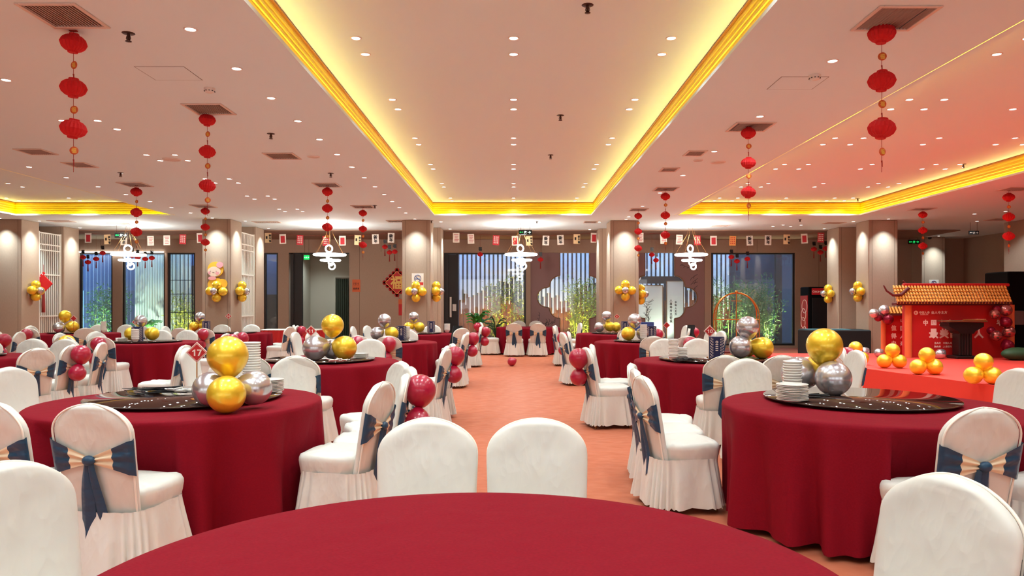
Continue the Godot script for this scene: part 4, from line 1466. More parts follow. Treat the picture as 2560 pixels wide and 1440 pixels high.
func make_chair(pw: float, sd: int) -> Node3D:
	var r := RandomNumberGenerator.new()
	r.seed = sd
	var o := Node3D.new()
	# backrest: a padded slab with a crowned top
	var st := mb()
	var ys := []
	for k in 26:
		ys.append(lerpf(0.33, 0.80, k / 25.0))
	ys += [0.815, 0.83, 0.845, 0.858, 0.87, 0.88, 0.888, 0.895, 0.901, 0.906, 0.909, 0.91]
	var nz := FastNoiseLite.new()
	nz.seed = 60 + sd
	nz.frequency = 3.2
	nz.fractal_type = FastNoiseLite.FRACTAL_RIDGED
	nz.fractal_octaves = 3
	var rows := []
	var piping := []
	for y in ys:
		var w := half_width(y, pw)
		var t := 0.034 * sqrt(clampf((CH - y) / 0.02, 0.02, 1.0))
		var zc := back_z(y)
		var row := PackedVector3Array()
		for k in 60:
			var a := TAU * k / 60
			var cx := signf(cos(a)) * pow(absf(cos(a)), 0.55)
			var cz := signf(sin(a)) * pow(absf(sin(a)), 0.8)
			# slight sag and wrinkling of the cover
			# creases fan out from the lower corners and hang loose below the crown
			var lowness := clampf((0.80 - y) / 0.4, 0.0, 1.0)
			var wr := 0.0042 * nz.get_noise_3d(cx * 0.9 + y * 0.55 * signf(cx), y * 0.55, signf(cz) * 3.0) * (0.35 + 0.65 * lowness) * (1.0 - 0.6 * pow(absf(cx), 4.0)) + 0.003 * sin(y * 26.0 + cx * 3.0 + sd) * (1.0 if y > 0.78 else 0.2)
			row.append(Vector3(cx * w, y, zc + cz * (t + wr * (1.0 if y < 0.88 else 0.0))))
		rows.append(row)
	skin(st, rows, true, true)
	put("backrest", done(st), M.satin_white, o)
	# welt along the rear edge of the backrest
	var rim := []
	for s in [-1.0, 1.0]:
		var half := []
		for y in ys:
			half.append(Vector3(s * half_width(y, pw) * 0.985, y, back_z(y) + 0.022 * sqrt(clampf((CH - y) / 0.02, 0.02, 1.0))))
		if s > 0:
			half.reverse()
		rim += half
	st = mb()
	tube(st, rim, 0.0055, 5)
	put("welt", done(st), M.satin_edge, o)
	# seat cushion
	st = mb()
	rows = []
	for q in [[1.0, 0.345], [1.005, 0.362], [1.03, 0.39], [1.05, 0.425], [1.045, 0.445], [1.01, 0.461], [0.93, 0.470], [0.7, 0.476], [0.4, 0.479], [0.0, 0.480]]:
		var row := PackedVector3Array()
		for k in 40:
			var a := TAU * k / 40
			var cx := signf(cos(a)) * pow(absf(cos(a)), 0.42)
			var cz := signf(sin(a)) * pow(absf(sin(a)), 0.42)
			var wr := 0.004 * sin(a * 9.0 + sd + q[1] * 40.0)
			row.append(Vector3(cx * 0.22 * q[0], q[1] + (wr if q[0] > 0.5 and q[0] < 1.03 else 0.0), -0.02 + cz * 0.195 * q[0]))
		rows.append(row)
	skin(st, rows, true, true)
	put("seat", done(st), M.satin_white, o)
	# pleated skirt
	st = mb()
	rows = []
	var n := 132
	var hem := [0.365, 0.345, 0.28, 0.20, 0.11, 0.055, 0.045]
	for y in hem:
		var row := PackedVector3Array()
		var t := clampf((0.35 - y) / 0.30, 0.0, 1.0)
		for k in n:
			var a := TAU * k / n
			var cx := signf(cos(a)) * pow(absf(cos(a)), 0.4)
			var cz := signf(sin(a)) * pow(absf(sin(a)), 0.4)
			var pl: float = [-0.2, 0.95, 1.25, 1.05, 0.55, -0.2][k % 6]
			var out := (0.006 + 0.022 * t) * pl + 0.012 * t * sin(a * 5.0 + sd)
			var base := Vector3(cx * (0.226 + 0.028 * t), 0, 0.02 + cz * (0.222 + 0.024 * t))
			var nr := Vector3(cx, 0, cz).normalized()
			var yy: float = y
			if y < 0.05:
				yy = 0.05 - 0.012 * absf(sin(k * PI / 3.0))
			row.append(base + nr * out + Vector3(0, yy, 0))
		rows.append(row)
	rows.reverse()
	skin(st, rows, true, true)
	put("skirt", done(st), M.satin_white, o)
	for sx in [-1.0, 1.0]:
		for sz in [-1.0, 1.0]:
			st = mb()
			tube(st, [Vector3(sx * 0.178, 0.0, sz * 0.185 + (0.03 if sz > 0 else 0.0)), Vector3(sx * 0.165, 0.38, sz * 0.16)], 0.011, 6, 0.015)
			put("leg", done(st), M.bronze_leg, o)
	# sash: navy wings, cream gathers, knot and tails
	for s in [-1.0, 1.0]:
		for part in 2:
			st = mb()
			var cols := 9
			var rws := []
			for v in 13:
				var vv := v / 12.0
				var row := PackedVector3Array()
				for u in cols:
					var uu := (u / float(cols - 1)) * 0.5 + 0.5 * part
					var wing := uu
					var lo := lerpf(0.545, 0.612, pow(wing, 0.8))
					var hi := lerpf(0.742, 0.650, pow(wing, 0.9))
					var y := lerpf(lo, hi, vv)
					var w := half_width(y, pw) + 0.012
					var x := w * (1.0 - wing) + 0.012 * wing
					var z := back_z(y) + 0.042 + 0.008 * sin(vv * PI * 5.0 + s + sd) * (0.4 + wing) * sin(PI * clampf(vv * 0.94 + 0.03, 0, 1))
					if part == 0 and u == 0:
						z = back_z(y) + 0.012
						x = half_width(y, pw) + 0.005
					elif part == 0 and u == 1:
						z = back_z(y) + 0.03
						x = half_width(y, pw) + 0.01
					row.append(Vector3(s * x, y, z + 0.014 * wing))
				rws.append(row)
			skin(st, rws, false, s < 0)
			put("sash_wing" if part == 0 else "sash_gather", done(st), M.sash_navy if part == 0 else M.sash_cream, o)
	st = mb()
	var kr := []
	for i in 9:
		var a := -PI / 2 + PI * i / 8
		var row := PackedVector3Array()
		for j in 14:
			var g := TAU * j / 14
			row.append(Vector3(0.034 * cos(a) * cos(g), 0.631 + 0.026 * sin(a), back_z(0.63) + 0.064 + 0.022 * cos(a) * sin(g)))
		kr.append(row)
	skin(st, kr, true, true)
	put("sash_knot", done(st), M.sash_navy, o)
	for s in [-1.0, 1.0]:
		st = mb()
		var ln: float = 0.44 + 0.05 * s * (1 if sd % 2 == 0 else -1)
		var front := []
		for i in 12:
			var t := i / 11.0
			var w := 0.016 + 0.022 * sin(t * 2.2)
			var cx: float = s * (0.012 + 0.03 * t) + 0.006 * sin(t * 5.0 + sd)
			var z: float = back_z(0.62 - t * ln) + 0.066 - 0.01 * t + 0.006 * sin(t * 6.0 + s) + 0.045 * t * t
			var y: float = 0.625 - t * ln
			var row := PackedVector3Array()
			for j in 5:
				var u := j / 4.0 - 0.5
				row.append(Vector3(cx + u * 2.0 * w, y + (u * 0.05 * s if i == 11 else 0.0), z + 0.008 * cos(u * TAU) ))
			front.append(row)
		skin(st, front, false, true)
		put("sash_tail", done(st), M.sash_navy, o)
	return o

# x of the top of the back, its depth, way it faces in degrees (0 away from the photographer, 90 toward the stage), table, red balloons tied on
const SEATS := {
		"F": [[-0.37, 3.2, 180, 0], [0.10, 3.18, 180, 0], [-1.585, 2.3, 116, 0], [1.23, 2.12, 247, 0]],
		"L1": [[-2.09, 3.70, 8, 0], [-2.62, 3.78, 22, 0], [-0.87, 4.72, 283, 0], [-0.77, 5.25, 265, 1], [-0.82, 5.85, 248, 0], [-2.10, 7.1, 176, 0], [-2.62, 6.9, 168, 0], [-3.95, 5.8, 108, 0], [-0.98, 6.4, 235, 0]],
		"R1": [[2.23, 3.56, 350, 0], [3.05, 3.75, 325, 0], [0.90, 5.12, 80, 0], [0.93, 5.65, 92, 0], [0.99, 6.2, 105, 0], [2.12, 6.72, 180, 0], [3.9, 5.7, 262, 0], [2.75, 6.9, 190, 0]],
		"L2": [[-2.06, 7.35, 2, 0], [-0.87, 8.3, 280, 0], [-0.82, 8.85, 268, 1], [-0.78, 9.4, 255, 0], [-2.05, 10.6, 180, 0], [-2.6, 10.5, 172, 0], [-3.62, 8.5, 92, 0], [-3.45, 9.1, 110, 0], [-2.6, 7.3, 348, 0]],
		"R2": [[2.07, 7.3, 6, 0], [2.58, 7.3, 352, 0], [3.1, 7.5, 336, 0], [1.0, 9.2, 95, 0], [1.02, 8.55, 80, 1], [2.18, 10.7, 180, 0], [2.68, 10.75, 186, 0], [3.70, 8.0, 268, 0], [3.62, 8.7, 275, 1]],
		"L3": [[-2.46, 12.1, 6, 1], [-2.0, 11.9, 354, 1], [-3.95, 13.4, 95, 0], [-3.78, 13.9, 110, 0], [-1.06, 13.3, 266, 1], [-1.0, 12.6, 280, 0], [-2.1, 14.6, 180, 0], [-2.55, 14.6, 174, 0]],
		"R3": [[2.2, 11.7, 4, 0], [2.72, 11.8, 356, 1], [3.9, 13.9, 262, 0], [3.85, 14.4, 252, 0], [1.03, 13.6, 90, 1], [1.02, 13.0, 78, 0], [2.3, 14.6, 180, 0]],
		"L4": [[-2.2, 15.6, 0, 1], [-1.22, 15.8, 320, 0], [-1.0, 16.8, 270, 1], [-3.6, 16.9, 92, 0], [-3.4, 17.4, 104, 0], [-2.0, 18.2, 180, 0]],
		"R4": [[2.35, 15.5, 0, 0], [2.9, 15.6, 350, 1], [1.0, 17.6, 100, 0], [1.02, 17.1, 88, 0], [4.1, 17.6, 262, 0], [4.05, 17.0, 272, 0], [3.9, 16.4, 285, 1], [1.8, 20.0, 262, 0]],
		"C": [[0.01, 19.9, 4, 0], [0.66, 19.9, 356, 0], [0.15, 22.5, 182, 0], [0.7, 22.5, 178, 0], [-0.78, 20.8, 75, 1]],
		"A2": [[-5.38, 8.35, 292, 0], [-5.43, 9.1, 272, 1], [-5.4, 9.7, 258, 0], [-6.42, 10.6, 184, 0], [-6.95, 10.6, 178, 0], [-7.5, 10.4, 165, 0], [-4.0, 9.0, 268, 0]],
		"A3": [[-6.41, 11.75, 0, 1], [-7.0, 11.9, 14, 0], [-6.86, 14.4, 180, 0], [-6.35, 14.4, 182, 0], [-5.15, 12.7, 278, 1], [-5.2, 13.4, 262, 1], [-7.85, 12.9, 90, 0], [-7.6, 13.6, 108, 0]],
		"A4": [[-7.25, 18.4, 176, 0], [-6.55, 18.4, 180, 0], [-5.2, 16.7, 285, 0], [-5.25, 17.4, 268, 1], [-5.35, 18.0, 250, 0], [-6.5, 15.8, 0, 1], [-7.0, 15.9, 12, 0], [-7.8, 17.0, 90, 0]],
		"B3": [[-10.4, 11.8, 0, 0], [-9.95, 11.9, 350, 1], [-9.1, 12.8, 272, 1], [-9.15, 13.5, 262, 0], [-10.2, 14.3, 180, 0], [-10.7, 14.3, 176, 0], [-11.6, 13.2, 92, 0]],
		"B4": [[-10.1, 15.7, 2, 1], [-9.2, 15.9, 330, 0], [-8.75, 17.0, 270, 0], [-9.6, 18.3, 184, 0], [-10.3, 18.3, 178, 0], [-11.2, 17.4, 96, 0]]}

func seat_place(key: String, q: Array) -> Vector3:
	var c := Vector2(TABLES[key][0], TABLES[key][1])
	var f := deg_to_rad(q[2])
	var fr := Vector3(sin(f), 0, -cos(f))
	var at := Vector3(q[0], 0, -q[1]) + fr * 0.27
	var tip := at + fr * 0.24
	var gap := 0.99 - Vector2(tip.x - c.x, -tip.z - c.y).length()
	if gap > 0.0:
		at -= fr * minf(gap, 0.03 if key in ["L1", "R1", "F"] else 0.26)
	return at

var seated := {}
func build_chairs():
	for k in 3:
		chair_kinds.append(make_chair([1.5, 1.8, 1.62][k], 3 + k))
	var i := 0
	var ords := ["first", "second", "third", "fourth", "fifth"]
	for key in SEATS:
		var c: Vector2 = tables[key]
		var count := {}
		for q in SEATS[key]:
			var f: float = q[2]
			var at := seat_place(key, q)
			var dx: float = q[0] - c.x
			var dd: float = q[1] - c.y
			var side := ""
			if absf(dd) > absf(dx):
				side = "window side" if dd > 0 else "near side"
			elif c.x < 0.2:
				side = "aisle side" if dx > 0 else "outer side"
			else:
				side = "aisle side" if dx < 0 else "stage side"
			count[side] = count.get(side, -1) + 1
			var view := "seen from behind"
			if f > 150 and f < 215:
				view = "facing us"
			elif (f > 60 and f < 150) or (f > 215 and f < 295):
				view = "turned sideways"
			var nm: String = TABLES[key][2]
			if not nm.begins_with("table "):
				nm = "the " + nm
			var label := "white skirted chair, %s, %s on %s of %s" % [view, ords[count[side]], side, nm]
			var o: Node3D = chair_kinds[i % 3].duplicate()
			o.name = numbered("banquet_chair")
			add_child(o)
			o.position = at
			o.rotation.y = -deg_to_rad(f)
			if key == "F" and count[side] < 2 and f < 200:
				for part in o.get_children():
					if String(part.name).begins_with("sash"):
						o.remove_child(part)
						part.free()
			tag(o, label, "chair", "white banquet chairs with navy sashes")
			if q[3] == 1:
				var bl := thing("balloon_pair", "raspberry balloon pair tied on %s %s chair of %s" % [ords[count[side]], side.replace(" ", "-"), nm], "balloons", at, -deg_to_rad(f), "balloon pairs on chairs")
				balloon(bl, Vector3(0.02, 0.79, 0.37), 0.114, "raspberry", 0.15)
				balloon(bl, Vector3(-0.03, 0.565, 0.355), 0.10, "raspberry", PI - 0.2)
			i += 1
	# the balloon on the floor of the aisle
	var fb := thing("loose_balloon", "single raspberry balloon lying on the aisle floor", "balloon", Vector3(-0.04, 0, -16.9))
	balloon(fb, Vector3(0, 0.1, 0), 0.1, "raspberry", 2.0)
	# a dark coat hung over a chair
	var coat := mb()
	var cr := []
	for k in 8:
		var t := k / 7.0
		var row := PackedVector3Array()
		for j in 18:
			var a := TAU * j / 18
			row.append(Vector3((0.1 + 0.14 * sin(t * 1.7) + 0.015 * sin(a * 5)) * cos(a), 0.95 - 0.72 * t, (0.075 + 0.05 * t + 0.012 * sin(a * 4 + t * 6)) * sin(a)))
		cr.append(row)
	cr.reverse()
	skin(coat, cr, true, true)
	var cm := done(coat)
	for q in [[-1.20, 15.83, "over a chair beside the aisle, fourth row", 0.7], [3.93, 16.38, "over a chair by the quatrefoil windows", 1.3]]:
		var o := put("coat", cm, M.black_cloth, self, Vector3(q[0], 0, -q[1]), Vector3(0, q[3], 0))
		tag(o, "dark coat draped " + q[2], "coat")

# ============================ things on the tables ===========================
func turntable(key: String, off: Vector2, r: float, label: String):
	var c: Vector2 = tables[key]
	var o := thing("turntable", label, "turntable", Vector3(c.x + off.x, TOP, -(c.y + off.y)), 0.0, "glass turntables")
	var st := mb()
	lathe(st, [[0.0, 0.0], [0.14, 0.0], [0.14, 0.018], [0.0, 0.018]], 24)
	put("bearing", done(st), M.black_lacquer, o)
	st = mb()
	lathe(st, [[0.0, 0.018], [r - 0.004, 0.018], [r - 0.003, 0.028], [0.0, 0.028]], 64)
	put("glass", done(st), M.turntable_glass, o)
	st = mb()
	lathe(st, [[r - 0.003, 0.018], [r, 0.019], [r + 0.001, 0.023], [r, 0.027], [r - 0.003, 0.028]], 64)
	put("polished_edge", done(st), M.turntable_edge, o)

var plate_mesh: ArrayMesh
var bowl_mesh: ArrayMesh
func stack(kind: String, at: Vector3, n: int, where: String, scale := 1.0, wobble := 0.0):
	if plate_mesh == null:
		var st := mb()
		lathe(st, [[0.0, 0.0], [0.055, 0.0], [0.058, 0.003], [0.1, 0.013], [0.102, 0.0145], [0.1, 0.016], [0.06, 0.006], [0.0, 0.005]], 32)
		plate_mesh = done(st)
		st = mb()
		lathe(st, [[0.0, 0.0], [0.028, 0.0], [0.03, 0.006], [0.046, 0.022], [0.0505, 0.040], [0.0565, 0.044], [0.058, 0.048], [0.056, 0.051], [0.051, 0.049], [0.043, 0.027], [0.02, 0.01], [0.0, 0.009]], 28)
		bowl_mesh = done(st)
	var r := RandomNumberGenerator.new()
	r.seed = int(at.x * 100) + n
	var step := 0.0098 if kind == "plate" else 0.0158
	for i in n:
		var o := put(kind, plate_mesh if kind == "plate" else bowl_mesh, M.china, self, at + Vector3(r.randf_range(-1, 1) * wobble, i * step * scale, r.randf_range(-1, 1) * wobble), Vector3(r.randf_range(-1, 1) * wobble * 4, 0, r.randf_range(-1, 1) * wobble * 4))
		o.scale = Vector3.ONE * scale
		tag(o, "white china %s, %s from top of stack %s" % [kind, NTH[n - 1 - i], where], kind, "%ss stacked %s" % [kind, where])

func box_sign(at: Vector3, turn: float, where: String):
	var o := thing("tea_box", "navy and white patterned box standing " + where, "box", at, turn)
	put("carton", bx(Vector3(0, 0.125, 0), Vector3(0.17, 0.25, 0.09), 0.003), M.print_navy, o)
	var st := mb()
	for sx in [-1.0, 1.0]:
		for k in 22:
			for j in 3:
				if (k * 7 + j * 5) % 3 != 0:
					box(st, Vector3(sx * (0.045 + j * 0.014), 0.015 + k * 0.0105, 0.0455), Vector3(0.008, 0.006, 0.002))
	box(st, Vector3(-0.0855, 0.125, 0), Vector3(0.002, 0.24, 0.05))
	put("white_pattern", done(st), M.print_white, o)
	st = mb()
	tube(st, ring_pts(0.012, 12, Vector3(0, 0.19, 0.046), Basis(Vector3.RIGHT, PI / 2)), 0.004, 5, -1.0, true)
	for k in 4:
		box(st, Vector3(0, 0.16 - k * 0.022, 0.0455), Vector3(0.03, 0.008, 0.002))
	put("emblem", done(st), M.print_white, o)

func number_card(at: Vector3, num: String, size: float, turn: float, stem: float, spoken: String):
	var o := thing("number_card", "red diamond number card on a thin stand, reading " + spoken, "sign", at, turn)
	var st := mb()
	tube(st, [Vector3(0, 0, 0), Vector3(0, stem, 0)], 0.004, 6)
	lathe(st, [[0.0, 0.0], [0.04, 0.0], [0.038, 0.008], [0.0, 0.012]], 16)
	put("stand", done(st), M.brass, o)
	var q := Basis(Vector3(0, 0, 1), PI / 4)
	var cy := stem + size * 0.6
	put("card", tilted(size, 0.006, cy, q), M.print_white, o)
	put("red_face", tilted(size * 0.9, 0.009, cy, q), M.gate_red, o)
	st = mb()
	for s in [-1.0, 1.0]:
		box(st, q * Vector3(s * size * 0.41, 0, 0.0048) + Vector3(0, cy, 0), Vector3(0.002, size * 0.82, 0.001), q)
		box(st, q * Vector3(0, s * size * 0.41, 0.0048) + Vector3(0, cy, 0), Vector3(size * 0.82, 0.002, 0.001), q)
	put("frame_line", done(st), M.print_white, o)
	if num:
		put("number", lettering(num, size * 0.42), M.print_white, o, Vector3(0, cy - size * 0.02, 0.006))

func tilted(s: float, t: float, cy: float, q: Basis) -> ArrayMesh:
	var st := mb()
	box(st, Vector3(0, cy, 0), Vector3(s, s, t), q)
	return done(st)

func chopsticks(at: Vector3, n: int, turn: float, spread: float, where: String, sd: int):
	var r := RandomNumberGenerator.new()
	r.seed = sd
	var st := mb()
	tube(st, [Vector3(-0.12, 0, 0), Vector3(0.12, 0, 0)], 0.0026, 6, 0.004)
	var m := done(st)
	for i in n:
		var o := put("chopstick", m, M.black_lacquer, self, at + Vector3(r.randf_range(-1, 1) * spread, 0.004 + 0.0065 * (i / 3), r.randf_range(-0.5, 0.5) * spread), Vector3(0, turn + r.randf_range(-0.6, 0.6), r.randf_range(-0.09, 0.09)))
		tag(o, "black chopstick in the loose pile " + where, "chopstick", "chopsticks " + where)

func spoons(at: Vector3, n: int, where: String, sd: int):
	var r := RandomNumberGenerator.new()
	r.seed = sd
	var st := mb()
	var rows := []
	for i in 7:
		var t := i / 6.0
		var w := 0.024 * sin(PI * clampf(t * 0.9 + 0.08, 0, 1))
		var row := PackedVector3Array()
		for j in 7:
			var u := j / 3.0 - 1.0
			row.append(Vector3(-0.065 + 0.065 * t, 0.014 * u * u + 0.002, u * w))
		rows.append(row)
	skin(st, rows, false, true)
	tube(st, [Vector3(-0.005, 0.012, 0), Vector3(0.03, 0.02, 0), Vector3(0.07, 0.026, 0)], 0.007, 8, 0.005)
	var m := done(st)
	for i in n:
		var o := put("soup_spoon", m, M.china, self, at + Vector3(0.045 * (i % 3) - 0.05 + r.randf_range(-0.01, 0.01), 0.004 + 0.012 * (i / 3), 0.05 * (i / 3) - 0.02 + r.randf_range(-0.02, 0.02)), Vector3(0, r.randf_range(-0.6, 0.6) + (PI if i % 2 else 0.0), 0))
		tag(o, "white china soup spoon lying " + where, "spoon", "soup spoons " + where)

func cluster(where: String, at: Vector3, list: Array):
	var o := thing("balloon_cluster", where, "balloons", at)
	var mid := Vector3.ZERO
	for b in list:
		mid += Vector3(b[0], b[1], b[2]) / list.size()
	for b in list:
		if list.size() == 1 or b.size() > 5:
			balloon(o, Vector3(b[0], b[1], b[2]), b[3], b[4], b[5] if b.size() > 5 else 2.4)
		else:
			balloon(o, Vector3(b[0], b[1], b[2]), b[3], b[4], 0.0, mid)

func build_tableware():
	turntable("L1", Vector2(-0.01, 0.1), 0.63, "dark glass turntable with chopsticks and spoons on table seventeen")
	turntable("R1", Vector2(0.03, 0.2), 0.61, "dark glass turntable with plates on first stageside table, beside the chair with bow")
	turntable("L2", Vector2(0.0, 0.1), 0.62, "glass turntable under the balloons on table eleven")
	turntable("R2", Vector2(0.0, 0.0), 0.62, "glass turntable with bowls on table ten")
	for k in ["L3", "R3", "L4", "R4", "A3", "A4", "B4", "A2"]:
		turntable(k, Vector2.ZERO, 0.58, "glass turntable on the " + TABLES[k][2])
	var s := TOP + 0.028
	# table seventeen
	cluster("big gold and silver balloons stacked on table seventeen, before the plates", Vector3(-1.76, TOP, -4.62), [[0.045, 0.115, 0.2, 0.113, "gold"], [-0.125, 0.125, 0.02, 0.108, "silver"], [0.135, 0.13, -0.02, 0.108, "silver"], [-0.005, 0.335, 0.05, 0.123, "gold"]])
	number_card(Vector3(-2.08, s, -4.86), "17", 0.098, 0.15, 0.25, "seventeen, before the big gold balloons")
	stack("plate", Vector3(-1.74, s, -5.27), 9, "on table seventeen's turntable")
	stack("bowl", Vector3(-1.92, s, -5.42), 17, "behind the balloons of table seventeen", 1.15)
	chopsticks(Vector3(-2.48, s, -5.18), 22, 0.25, 0.11, "on table seventeen's turntable", 1)
	spoons(Vector3(-2.28, s, -5.16), 7, "beside the chopsticks on table seventeen", 2)
	# first stageside table
	cluster("big gold and silver balloons on the first stageside table, behind the plates", Vector3(2.13, TOP, -5.25), [[0.085, 0.14, 0.12, 0.122, "silver"], [-0.06, 0.15, -0.12, 0.125, "silver", 1.2], [0.12, 0.18, -0.16, 0.12, "gold"], [0.075, 0.36, 0.0, 0.124, "gold"]])
	stack("plate", Vector3(1.80, s, -4.78), 11, "at the front of first stageside turntable", 0.98, 0.004)
	stack("bowl", Vector3(1.93, s, -5.12), 11, "standing tall on first stageside turntable", 1.12, 0.003)
	chopsticks(Vector3(1.98, s, -4.98), 12, 0.1, 0.1, "on first stageside turntable", 3)
	# table eleven
	cluster("gold and silver balloons on table eleven, by its number card", Vector3(-2.05, TOP, -8.3), [[-0.16, 0.17, 0.05, 0.14, "silver"], [0.16, 0.17, 0.02, 0.135, "gold"], [0.02, 0.42, 0.0, 0.125, "gold"], [-0.02, 0.14, -0.15, 0.11, "silver"]])
	number_card(Vector3(-2.3, s, -8.4), "11", 0.09, 0.1, 0.27, "eleven, by gold and silver balloons")
	spoons(Vector3(-1.9, s, -8.0), 6, "under the balloons of table eleven", 4)
	stack("plate", Vector3(-1.78, s, -8.62), 6, "on table eleven's turntable", 0.9)
	# table ten
	cluster("silver and gold balloons on table ten, before the luggage cart", Vector3(2.72, TOP, -8.6), [[-0.09, 0.16, 0.02, 0.13, "silver"], [0.17, 0.15, 0.0, 0.128, "gold"], [0.0, 0.39, 0.0, 0.128, "silver"], [0.06, 0.14, -0.2, 0.11, "gold"]])
	number_card(Vector3(2.32, s, -8.75), "10", 0.1, -0.1, 0.25, "ten, above the navy box")
	box_sign(Vector3(2.36, s, -8.62), -0.1, "under the number card on table ten")
	stack("bowl", Vector3(1.78, s, -8.25), 13, "standing tall on table ten's turntable", 1.0)
	stack("bowl", Vector3(1.90, s, -8.35), 6, "beside the taller bowls on table ten", 1.05)
	chopsticks(Vector3(1.88, s, -8.18), 14, 0.1, 0.06, "on table ten's turntable", 5)
	# further tables
	cluster("silver and gold balloons on the third table, opposite stageside", Vector3(-2.25, TOP, -12.9), [[0.0, 0.38, 0, 0.115, "silver"], [-0.13, 0.15, 0, 0.115, "silver"], [0.13, 0.15, 0, 0.115, "gold"]])
	cluster("silver and gold balloons on the fourth table, before the notice column", Vector3(-2.24, TOP, -16.6), [[0.0, 0.38, 0, 0.115, "silver"], [-0.11, 0.15, 0, 0.115, "gold"], [0.13, 0.15, 0, 0.115, "gold"]])
	cluster("silver and gold balloons on the fourth stageside table", Vector3(2.1, TOP, -16.7), [[0.0, 0.40, 0, 0.115, "silver"], [-0.17, 0.15, 0.05, 0.115, "silver"], [0.07, 0.16, 0, 0.115, "gold"], [0.22, 0.15, -0.08, 0.11, "gold"]])
	cluster("silver balloon over gold one on the third stageside table", Vector3(2.08, TOP, -12.9), [[0.03, 0.38, 0, 0.12, "silver"], [-0.09, 0.15, 0.05, 0.12, "gold"], [0.18, 0.14, -0.06, 0.11, "silver"]])
	cluster("silver over gold balloons behind the navy box, outer third table", Vector3(-6.45, TOP, -12.8), [[0.0, 0.37, 0, 0.105, "silver"], [-0.16, 0.15, 0, 0.115, "gold"], [0.2, 0.15, 0, 0.115, "gold"]])
	cluster("silver over gold balloons on the outer fourth table", Vector3(-7.2, TOP, -17.0), [[0.0, 0.37, 0, 0.115, "silver"], [-0.14, 0.15, 0, 0.115, "gold"], [0.1, 0.15, 0, 0.115, "gold"]])
	cluster("gold over silver balloons on the outermost fourth table", Vector3(-10.0, TOP, -16.5), [[0.0, 0.40, 0, 0.13, "gold"], [-0.14, 0.15, 0, 0.12, "silver"], [0.17, 0.16, 0, 0.13, "gold"], [-0.05, 0.13, 0.12, 0.11, "silver"]])
	cluster("single gold balloon on the outer second table, among chair backs", Vector3(-6.6, TOP, -9.3), [[-0.12, 0.12, 0, 0.115, "gold"]])
	cluster("gold balloon behind the bowed chair, outer third table edge", Vector3(-7.05, 0.68, -11.68), [[0.0, 0.12, 0, 0.125, "gold", 1.2]])
	box_sign(Vector3(-1.98, s, -13.05), 0.15, "on the third offstage table")
	box_sign(Vector3(-1.86, s, -16.7), 0.1, "on the fourth offstage table")
	box_sign(Vector3(2.42, s, -13.0), -0.1, "on the third stageside table")
	box_sign(Vector3(2.5, s, -16.6), -0.1, "on the fourth stageside table")
	box_sign(Vector3(-6.38, s, -12.55), 0.3, "before the balloons of the outer third table")
	box_sign(Vector3(-6.98, s, -16.8), 0.3, "on the outer fourth table")
	stack("bowl", Vector3(-1.9, s, -13.15), 12, "on the third offstage table", 1.05)
	stack("bowl", Vector3(2.24, s, -12.75), 14, "on the third stageside table", 1.1)
	stack("bowl", Vector3(-6.35, s, -12.42), 10, "before the navy box, outer third table", 1.1)
	stack("plate", Vector3(-6.62, s, -12.5), 6, "on the outer third turntable", 0.95)
	stack("bowl", Vector3(-9.2, s, -16.6), 12, "on the outermost fourth table", 1.1)
	stack("bowl", Vector3(-1.5, s, -16.7), 8, "on the fourth offstage table", 1.2)
	number_card(Vector3(-9.75, s, -16.4), "", 0.1, 0.2, 0.26, "nothing legible, by the outermost gold balloons")
	number_card(Vector3(-6.58, s, -12.9), "07", 0.1, 0.2, 0.26, "zero seven, behind the outer navy box")
	number_card(Vector3(-6.55, s, -17.0), "03", 0.1, 0.2, 0.30, "zero three, by cut-out board column")
	number_card(Vector3(2.36, s, -16.9), "6", 0.09, -0.1, 0.30, "six, before the quatrefoil column")
	number_card(Vector3(2.75, s, -13.3), "", 0.09, -0.1, 0.20, "nothing legible, by the third stageside balloons")
	# blue gift boxes on a chair by the painted screens
	for i in 4:
		var o := thing("gift_box", "small blue and white printed gift box, %s" % ["lower beside the navy box", "lower at the turntable rim", "upper beside the navy box", "upper at the turntable rim"][i], "box", Vector3(2.72 + 0.25 * (i % 2), s, -16.35) if i < 2 else Vector3(2.72 + 0.25 * (i % 2), s + 0.1205, -16.37))
		put("carton", bx(Vector3(0, 0.06, 0), Vector3(0.24, 0.12, 0.18), 0.004), M.ceramic_blue, o)
		put("white_print", bx(Vector3(0, 0.06, 0.0815), Vector3(0.14, 0.05, 0.002)), M.print_white, o)

# ============================ things that hang ===============================
func paper_lantern_mesh(r: float) -> ArrayMesh:
	var st := mb()
	var rows := []
	var prof := [[0.0, -0.80], [0.36, -0.80], [0.38, -0.66], [0.62, -0.58], [0.86, -0.36], [1.0, 0.0], [0.86, 0.36], [0.62, 0.58], [0.38, 0.66], [0.36, 0.80], [0.0, 0.80]]
	for p in prof:
		var row := PackedVector3Array()
		for j in 40:
			var a := TAU * j / 40
			var k: float = 1.0 + (0.05 if j % 2 == 0 else -0.05)
			row.append(Vector3(p[0] * cos(a) * k, p[1], p[0] * sin(a) * k) * r)
		rows.append(row)
	skin(st, rows, true, true, -1)
	return done(st)

